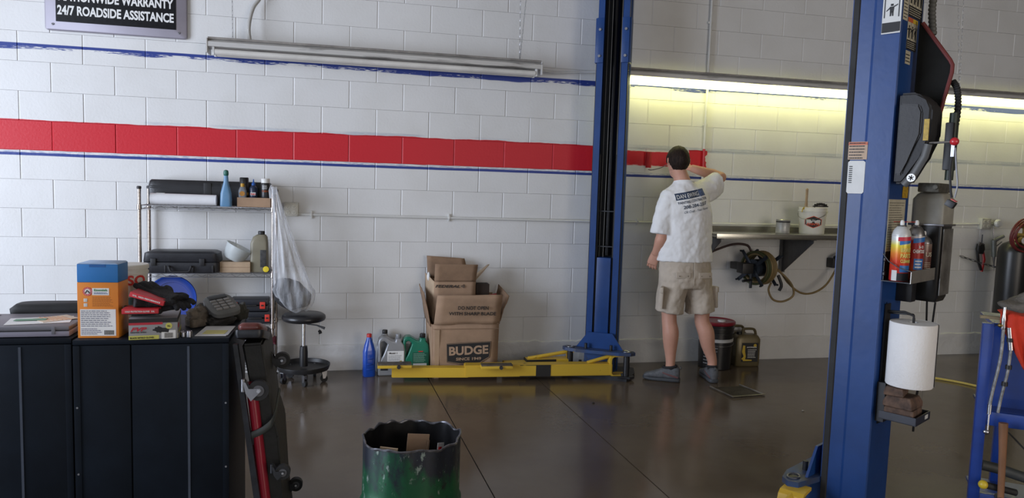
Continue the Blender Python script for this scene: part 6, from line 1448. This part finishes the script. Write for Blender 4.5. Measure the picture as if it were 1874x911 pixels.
def hand(b, w, d, nrm, curl, thumb, splay=.14, s=1.0):
    """palm with four fingers and a thumb; w wrist, d towards the fingers, nrm out of the palm, thumb = +-1 side"""
    d = Vector(d).normalized(); n = Vector(nrm); n = (n-d*n.dot(d)).normalized(); a = d.cross(n)*thumb
    b.sweep([w-d*.01*s, w+d*.03*s, w+d*.065*s, w+d*.090*s], [(.030*s,.020*s),(.037*s,.017*s),(.042*s,.015*s),(.040*s,.012*s)], 14, ref=a)
    for i in range(4):
        off = (.030-.020*i)*s; L = [.070,.078,.072,.056][i]*s; r0 = [.0088,.009,.0086,.0078][i]*s
        p = w+d*.085*s+a*off; dd = (d+a*(splay*(1.5-i)*.5)).normalized(); P = [p-dd*.01]; ang = 0
        for f in (.42,.33,.25):
            ang += curl; q = (dd*math.cos(ang)+n*math.sin(ang)); p = p+q*L*f; P.append(p)
        b.sweep(P, [r0, r0, r0*.95, r0*.78], 10)
    p = w+d*.025*s+a*.030*s; t1 = (d*.55+a*.75+n*.25).normalized(); t2 = (d*.85+a*.35+n*.45).normalized()
    b.sweep([p-a*.012*s, p+t1*.035*s, p+t1*.035*s+t2*.030*s, p+t1*.035*s+t2*.052*s], [.015*s,.012*s,.0105*s,.0085*s], 10)
HC = V3(4.685,-.600,1.705); fd = V3(.06,1,-.05).normalized(); rt = V3(1,-.06,0).normalized(); upv = rt.cross(fd).normalized()
def hp(x, y, z): return HC+rt*x+fd*y+upv*z          # head frame: right, forward, up
b = B()
# skull and jaw
b.rings([[hp(.076*k*math.cos(a), .012+.0*k+.094*k*math.sin(a), z) for a in [i*2*PI/28 for i in range(28)]] for z, k in [(-.075,.55),(-.06,.80),(-.03,.95),(0,1),(.04,1.0),(.07,.88),(.095,.62),(.108,.28)]])
b.rings([[hp(.052*k*math.cos(a), .040+.058*k*math.sin(a), z) for a in [i*2*PI/24 for i in range(24)]] for z, k in [(-.118,.35),(-.112,.62),(-.09,.88),(-.05,1.05),(-.01,1.1)]])
b.sweep([hp(0,.098,.030), hp(0,.118,-.010), hp(0,.124,-.022), hp(0,.103,-.035)], [.008,.011,.014,.010], 10)      # nose
b.sweep([hp(-.036,.092,.036), hp(0,.104,.034), hp(.036,.092,.036)], .009, 8)                                       # brow
b.sweep([hp(-.022,.088,-.062), hp(0,.099,-.060), hp(.022,.088,-.062)], .0075, 8)                                   # lips
b.sweep([hp(-.020,.088,-.073), hp(0,.097,-.073), hp(.020,.088,-.073)], .0070, 8)
b.ball(hp(0,.078,-.100), .020)
for s in (-1, 1): b.sweep([hp(s*.076,.0,.022), hp(s*.086,-.012,.020), hp(s*.087,-.014,-.002), hp(s*.077,.002,-.030)], [(.006,.006),(.010,.007),(.009,.007),(.006,.006)], 8)  # ears
# neck, torso
b.sweep([hp(0,.0,-.055), V3(4.705,-.610,1.60), V3(4.728,-.615,1.54), V3(4.742,-.615,1.48)], [(.056,.060),(.056,.060),(.066,.062),(.11,.08)], 20, ref=(1,0,0))
tor = [(.80,4.775,-.62,.17,.125),(.93,4.775,-.62,.185,.13),(1.05,4.772,-.62,.165,.11),(1.20,4.765,-.615,.165,.11),(1.35,4.757,-.61,.180,.115),(1.45,4.752,-.61,.165,.10),(1.50,4.748,-.61,.10,.075)]
b.rings([[V3(cx+hx*math.cos(a), cy+hy*math.sin(a), z) for a in [i*2*PI/28 for i in range(28)]] for z, cx, cy, hx, hy in tor])
# left arm hanging, right arm raised across to the roller
b.sweep(smoothpath([(4.625,-.60,1.455),(4.590,-.61,1.40),(4.572,-.635,1.25),(4.560,-.645,1.135),(4.552,-.615,1.06),(4.545,-.570,.995)], 5), [.046]*3+[.050]*8+[.047]*4+[.043,.046,.046,.044,.042,.039,.036,.034,.032,.030,.028], 16)
hand(b, V3(4.545,-.570,.995), (-.10,.30,-.95), (.55,.80,.1), .42, 1, s=1.0)
sh, el, wr = V3(4.895,-.575,1.495), V3(5.105,-.500,1.600), V3(4.925,-.345,1.668)
b.sweep([V3(4.80,-.60,1.47), sh, sh.lerp(el, .5), el], [.06,.056,.050,.043], 16); b.ball(el, .043)
b.sweep([el, el.lerp(wr, .3), el.lerp(wr, .65), wr], [(.043,.043),(.046,.042),(.037,.035),(.030,.025)], 16)
hd = V3(-.62,.62,.18).normalized(); hand(b, wr, hd, (.25,.45,-.85), .95, -1, splay=.05)
# legs
def leg(hip, knee, ank, toe):
    b.sweep(smoothpath([hip, hip.lerp(knee, .5), knee+V3(0,.01,.07), knee+V3(0,0,-.03), knee.lerp(ank, .28)+V3(0,-.018,0), knee.lerp(ank, .55)+V3(0,-.010,0), ank+V3(0,0,.06), ank], 4),
            [.088]*3+[.080,.076,.072,.068,.065,.062,.060,.059,.058,.058,.058,.059,.061,.063,.062,.060,.057,.053,.049,.045,.042,.039,.037,.036,.037,.038][:29] if 0 else
            [.088,.086,.084,.081,.078,.074,.070,.066,.063,.060,.058,.0575,.0575,.058,.060,.062,.063,.062,.060,.057,.053,.048,.043,.040,.0375,.036,.036,.037,.038], 20)
    b.sweep([ank+V3(0,0,-.01)-toe*.02, ank+toe*.03+V3(0,0,-.04), ank+toe*.12+V3(0,0,-.065)], [(.030,.030),(.030,.030),(.018,.018)], 12, ref=(0,0,1))
tL, tR = V3(-.86,.50,0).normalized(), V3(.16,.98,0).normalized()
aL, aR = V3(4.700,-.610,.105), V3(5.040,-.640,.105)
leg(V3(4.690,-.61,.86), V3(4.678,-.600,.50), aL, tL); leg(V3(4.865,-.61,.86), V3(4.948,-.615,.50), aR, tR)
body = b.out('body', SKIN, mn, world=True); remesh(body, .0045, 3)
for s in (-1, 1):
    e_ = B().ball(hp(s*.031,.0985,.012), .0115, 14, 10).out('eye', M('eye_white', (.7,.7,.68), .3, var=0), mn, world=True)
    B().ball(hp(s*.031-.003,.1075,.012), .0048, 10, 8).out('iris', INK, e_, world=True)
# hair: close cropped dark brown
b = B(); R_ = []; n = 44
for j in range(25):
    th = PI*(j/24)*.80; row = []
    for i in range(n):
        a = i*2*PI/n; x, y, z = math.sin(th)*math.cos(a), math.sin(th)*math.sin(a), math.cos(th)
        cut = 1.0
        if y > .42 and z < .38: cut = .86                  # forehead and face stay clear
        if y > -.25 and z < -.25: cut = .86
        q = 1+.030*noise.noise(Vector((x*6, y*6, z*6)))+.012*noise.noise(Vector((x*22, y*22, z*9)))
        row.append(hp(x*.0865*cut*q, .004+y*.108*cut*q, .012+z*(.108 if z > 0 else .098)*q*(cut if z > 0 else 1)))
    R_.append(row)
b.rings(R_); HAIR = M('dark_brown_hair', (.022,.012,.008), .6, spec=.2, var=.35, vs=70, bump=.9, bs=160, stretch=(1,1,.25))
hr_ = b.out('hair', HAIR, mn, world=True, smooth=80)
# T-shirt
COT = M('white_cotton', (.80,.80,.80), .85, var=.02, vs=5, bump=.25, bs=18)
b = B()
sh_r = [(.948,4.772,-.62,.222,.148),(1.00,4.772,-.62,.218,.146),(1.10,4.772,-.62,.212,.143),(1.20,4.768,-.618,.208,.142),(1.30,4.762,-.615,.208,.142),(1.38,4.757,-.612,.206,.138),(1.45,4.752,-.61,.190,.122),(1.50,4.748,-.61,.150,.100),(1.535,4.742,-.612,.098,.078),(1.558,4.736,-.614,.074,.072)]
b.rings([[V3(cx+hx*math.cos(a), cy+hy*math.sin(a), z) for a in [i*2*PI/36 for i in range(36)]] for z, cx, cy, hx, hy in sh_r])
b.sweep([V3(4.70,-.61,1.455), V3(4.625,-.61,1.43), V3(4.590,-.625,1.34), V3(4.575,-.635,1.24), V3(4.562,-.64,1.150)], [(.085,.075),(.085,.078),(.076,.080),(.074,.084),(.076,.092)], 24, ref=(0,1,0))
b.sweep([V3(4.80,-.60,1.465), V3(4.89,-.580,1.470), V3(4.98,-.545,1.505), V3(5.075,-.510,1.555)], [(.088,.080),(.092,.080),(.092,.076),(.094,.072)], 24, ref=(0,0,1))
b.sweep([V3(4.93,-.60,1.44), V3(5.03,-.53,1.475), V3(5.06,-.51,1.49)], [(.05,.05),(.05,.06),(.045,.06)], 14)
tee = b.out('t_shirt', COT, mn, world=True); remesh(tee, .0065, 6, [(.022,.11,0),(.008,.035,0)])
B().sweep([V3(4.736+.073*math.cos(a), -.614+.071*math.sin(a), 1.556+.006*math.sin(a)*-1) for a in [i*2*PI/30 for i in range(30)]], (.0065), 8, closed=True).out('collar', COT, tee, world=True)
bpy.context.view_layer.update(); dg = bpy.context.evaluated_depsgraph_get(); ev = tee.evaluated_get(dg); me_ = ev.to_mesh()
bvh = BVHTree.FromPolygons([v.co+Vector((4.86,-.62,0)) for v in me_.vertices], [tuple(p.vertices) for p in me_.polygons])
def ontee(dirv, off):
    def f(me):
        for v in me.vertices:
            hit = bvh.ray_cast(v.co-dirv*.3, dirv, 1)
            if hit[0] is not None: v.co = hit[0]-dirv*off
    return f
MP = place((4.640,-.80,1.408), (1,.10,.215), (0,0,1)); nd = Vector((MP[0][2], MP[1][2], MP[2][2])); dirv = -nd
PB = M('shirt_print_navy', (.030,.050,.095), .8, var=.03)
def shirt_text(body, size, u, v, width, mat, bold, off=.0042, shear=0):
    text(body, size, mat, tee, MP @ Matrix.Translation((u, v, 0)), width=width, bold=bold, shear=shear, tosurf=ontee(dirv, off), world=True, name='print_lettering', ext=0)
def shirt_patch(u0, v0, u1, v1, mat, off=.0012, nx=24, ny=6, name='print_bar'):
    b = B(); V = [MP @ V3(u0+(u1-u0)*i/nx, v0+(v1-v0)*j/ny, 0) for j in range(ny+1) for i in range(nx+1)]
    b.add(V, [(j*(nx+1)+i, j*(nx+1)+i+1, (j+1)*(nx+1)+i+1, (j+1)*(nx+1)+i) for j in range(ny) for i in range(nx)])
    class F: pass
    me = bpy.data.meshes.new('t'); b.bm.to_mesh(me); ontee(dirv, off)(me); b2 = B(); b2.bm.from_mesh(me); b2.out(name, mat, tee, world=True, recalc=False)
shirt_patch(0, 0, .185, .052, PB); shirt_patch(.187, 0, .243, .052, M('shirt_print_blue', (.10,.15,.30), .8, var=.4, vs=60))
shirt_text('DAN EWING', .044, .006, .010, .172, PRWHITE, .006)
shirt_text('PAINTING CONTRACTOR', .026, .004, -.030, .240, PB, .010)
shirt_text('208-284-2337', .034, .030, -.069, .205, PB, .016, shear=.15)
shirt_text('Oil Craft - Your Home', .026, .030, -.104, .200, PB, .0, shear=.35)
b = B().sweep([MP @ V3(.200+.01*i, .030+.012*math.sin(i*1.2), 0) for i in range(5)], .0016, 4)
me = None
# shorts
KH = M('khaki_cotton', (.50,.43,.35), .85, var=.06, vs=8, bump=.3, bs=22)
b = B()
b.rings([[V3(cx+hx*math.cos(a), -.62+hy*math.sin(a), z) for a in [i*2*PI/32 for i in range(32)]] for z, cx, hx, hy in [(1.01,4.775,.190,.128),(.94,4.775,.203,.138),(.86,4.778,.210,.148),(.80,4.782,.212,.150),(.745,4.785,.200,.135)]])
b.sweep([V3(4.690,-.615,.84), V3(4.676,-.615,.70), V3(4.664,-.62,.60), V3(4.660,-.62,.553)], [(.108,.132),(.108,.128),(.106,.122),(.110,.122)], 28, ref=(1,0,0))
b.sweep([V3(4.872,-.615,.84), V3(4.900,-.615,.70), V3(4.916,-.62,.60), V3(4.922,-.62,.550)], [(.108,.132),(.108,.128),(.108,.122),(.114,.122)], 28, ref=(1,0,0))
so = b.out('shorts', KH, mn, world=True); remesh(so, .0065, 5, [(.020,.10,0),(.007,.03,0)])
def cloth_patch(c, d, rot, name, bev=.006):
    B().box((0,0,0), d, bev=bev).tf(Matrix.Translation(c) @ Euler(rot).to_matrix().to_4x4()).out(name, KH, so, world=True, smooth=60)
cloth_patch((4.572,-.680,.665), (.022,.120,.150), (0,.02,-.50), 'cargo_pocket'); cloth_patch((4.566,-.690,.735), (.026,.125,.045), (0,.02,-.50), 'pocket_flap')
cloth_patch((4.999,-.650,.665), (.022,.110,.150), (0,-.08,.40), 'cargo_pocket'); cloth_patch((4.998,-.655,.735), (.026,.115,.045), (0,-.06,.40), 'pocket_flap')
cloth_patch((4.700,-.757,.850), (.115,.010,.045), (-.05,0,-.10), 'back_pocket_flap', .004); cloth_patch((4.880,-.757,.850), (.115,.010,.045), (-.05,0,.12), 'back_pocket_flap', .004)
B().sweep([V3(4.781,-.768,.95), V3(4.782,-.772,.86), V3(4.784,-.765,.775)], .003, 5).out('centre_seam', KH, so, world=True)
for x in (4.665,4.735,4.845,4.915): B().ball((x,-.765,.845), .0045, 8, 6).out('button', M('khaki_button', (.15,.11,.08), .5), so, world=True)
# shoes, each with sole, upper, collar, laces
SHG = M('shoe_grey', (.11,.115,.125), .75, var=.2, vs=30, bump=.4, bs=120); SOLE = M('shoe_sole', (.055,.060,.068), .65, var=.15); ACC = M('shoe_plum', (.14,.06,.06), .7, var=.1); SOCK = M('dark_sock', (.02,.02,.022), .9)
def shoe(ank, toe, side):
    f = toe; r = V3(f.y, -f.x, 0); o_ = V3(ank.x, ank.y, 0)
    def q(t, s, z): return o_+f*t+r*s+V3(0,0,z)
    def sec(t, w_, z0, z1, k=3): 
        out = []
        for i in range(20):
            a = i*2*PI/20; c, s = math.cos(a), math.sin(a)
            out.append(q(t, w_*math.copysign(abs(c)**(2/k), c), z0+(z1-z0)*(.5+.5*math.copysign(abs(s)**(2/k), s))))
        return out
    sole = B().rings([sec(t, w_, z0, z1, 4) for t, w_, z0, z1 in [(-.080,.022,.006,.030),(-.072,.034,.001,.033),(-.03,.039,.0,.032),(.04,.037,.0,.030),(.10,.045,.0,.029),(.15,.047,.001,.029),(.19,.038,.006,.030),(.207,.020,.012,.028)]]).out('shoe', SOLE, mn, world=True, smooth=50)
    B().rings([sec(t, w_, .022, z1, 2.6) for t, w_, z1 in [(-.076,.020,.098),(-.066,.034,.118),(-.03,.038,.118),(.01,.040,.116),(.05,.041,.104),(.09,.043,.086),(.14,.045,.068),(.18,.037,.056),(.200,.018,.042)]]).out('upper', SHG, sole, world=True, smooth=70)
    B().sweep([q(.002+.050*math.cos(a), .036*math.sin(a), .116+.008*math.cos(a+PI)) for a in [i*2*PI/20 for i in range(20)]], .010, 8, closed=True).out('ankle_collar', SOCK, sole, world=True)
    B().sweep([q(-.012,0,.08), q(-.008,0,.125)], [(.037,.035),(.036,.034)], 18).out('sock', SOCK, sole, world=True)
    for s in (-1, 1): B().sweep([q(-.066,s*.033,.040), q(-.02,s*.0385,.052), (q(.05,s*.0395,.070)), q(.075,s*.030,.080)], [(.007,.003)]*4, 6, ref=(0,0,1)).out('side_stripe', ACC, sole, world=True)
    B().sweep([q(-.079,0,.10), q(-.086,0,.115), q(-.076,0,.125)], [(.006,.003)]*3, 6).out('pull_tab', SHG, sole, world=True)
    for k in range(5): t = .055+k*.018; B().sweep([q(t,-.018,.088-k*.006), q(t+.006,0,.094-k*.0065), q(t,.018,.088-k*.006)], .0025, 5).out('lace', M('lace_grey', (.20,.20,.20), .8), sole, world=True)
shoe(aL, tL, -1); shoe(aR, tR, 1)
# paint roller in his right hand
ro = T('paint_roller', 'small paint roller loaded with red paint, pressed to the wall by the painter', 'paint roller', (4.70,-.04,1.73))
g0 = wr+hd*.055+V3(0,0,-.012)
B().cyl((4.690,-.0315,1.668), (4.690,-.0315,1.800), .0235, seg=24).out('sleeve', M('red_wet_nap', (.52,.015,.025), .55, var=.1, bump=.5, bs=200), ro, world=True)
B().sweep(smoothpath([(4.690,-.0315,1.668),(4.690,-.0315,1.655),(4.715,-.05,1.650),(4.770,-.10,1.668),(4.800,-.13,1.690),(4.815,-.16,1.695)], 5), .0032, 8).out('wire_frame', CHROME, ro, world=True)
B().sweep([V3(4.815,-.16,1.695), V3(4.85,-.235,1.70), V3(4.895,-.31,1.705)], [.010,.0125,.012], 12).out('handle', M('roller_handle', (.55,.45,.30), .5), ro, world=True)

# ---- repeats share a group phrase; each keeps its own label
GR = {'lift_post': 'posts of the two-post lift', 'strip_light': 'fluorescent strip lights on the wall', 'outlet_box': 'outlet boxes on the wall conduit', 'spray_can': 'spray cans on the post tray',
      'lift_block': 'lift blocks in the low tray', 'drill_case': 'red-latched cases on the lower shelf', 'work_glove': 'knitted gloves piled on the cabinet', 'glove_pack': 'red glove packs on the cabinet',
      'socket': 'steel sockets on the cabinet', 'gold_jug': 'gold jugs by the wall', 'tool_cabinet': 'black tool cabinets', 'floor_crumb': 'crumbs on the floor'}
for o in bpy.data.objects:
    k = o.name.split('.')[0]
    if o.parent is None and k in GR and 'label' in o.keys():
        if k == 'spray_can' and o.location.z < 1.13: continue
        o['group'] = GR[k]
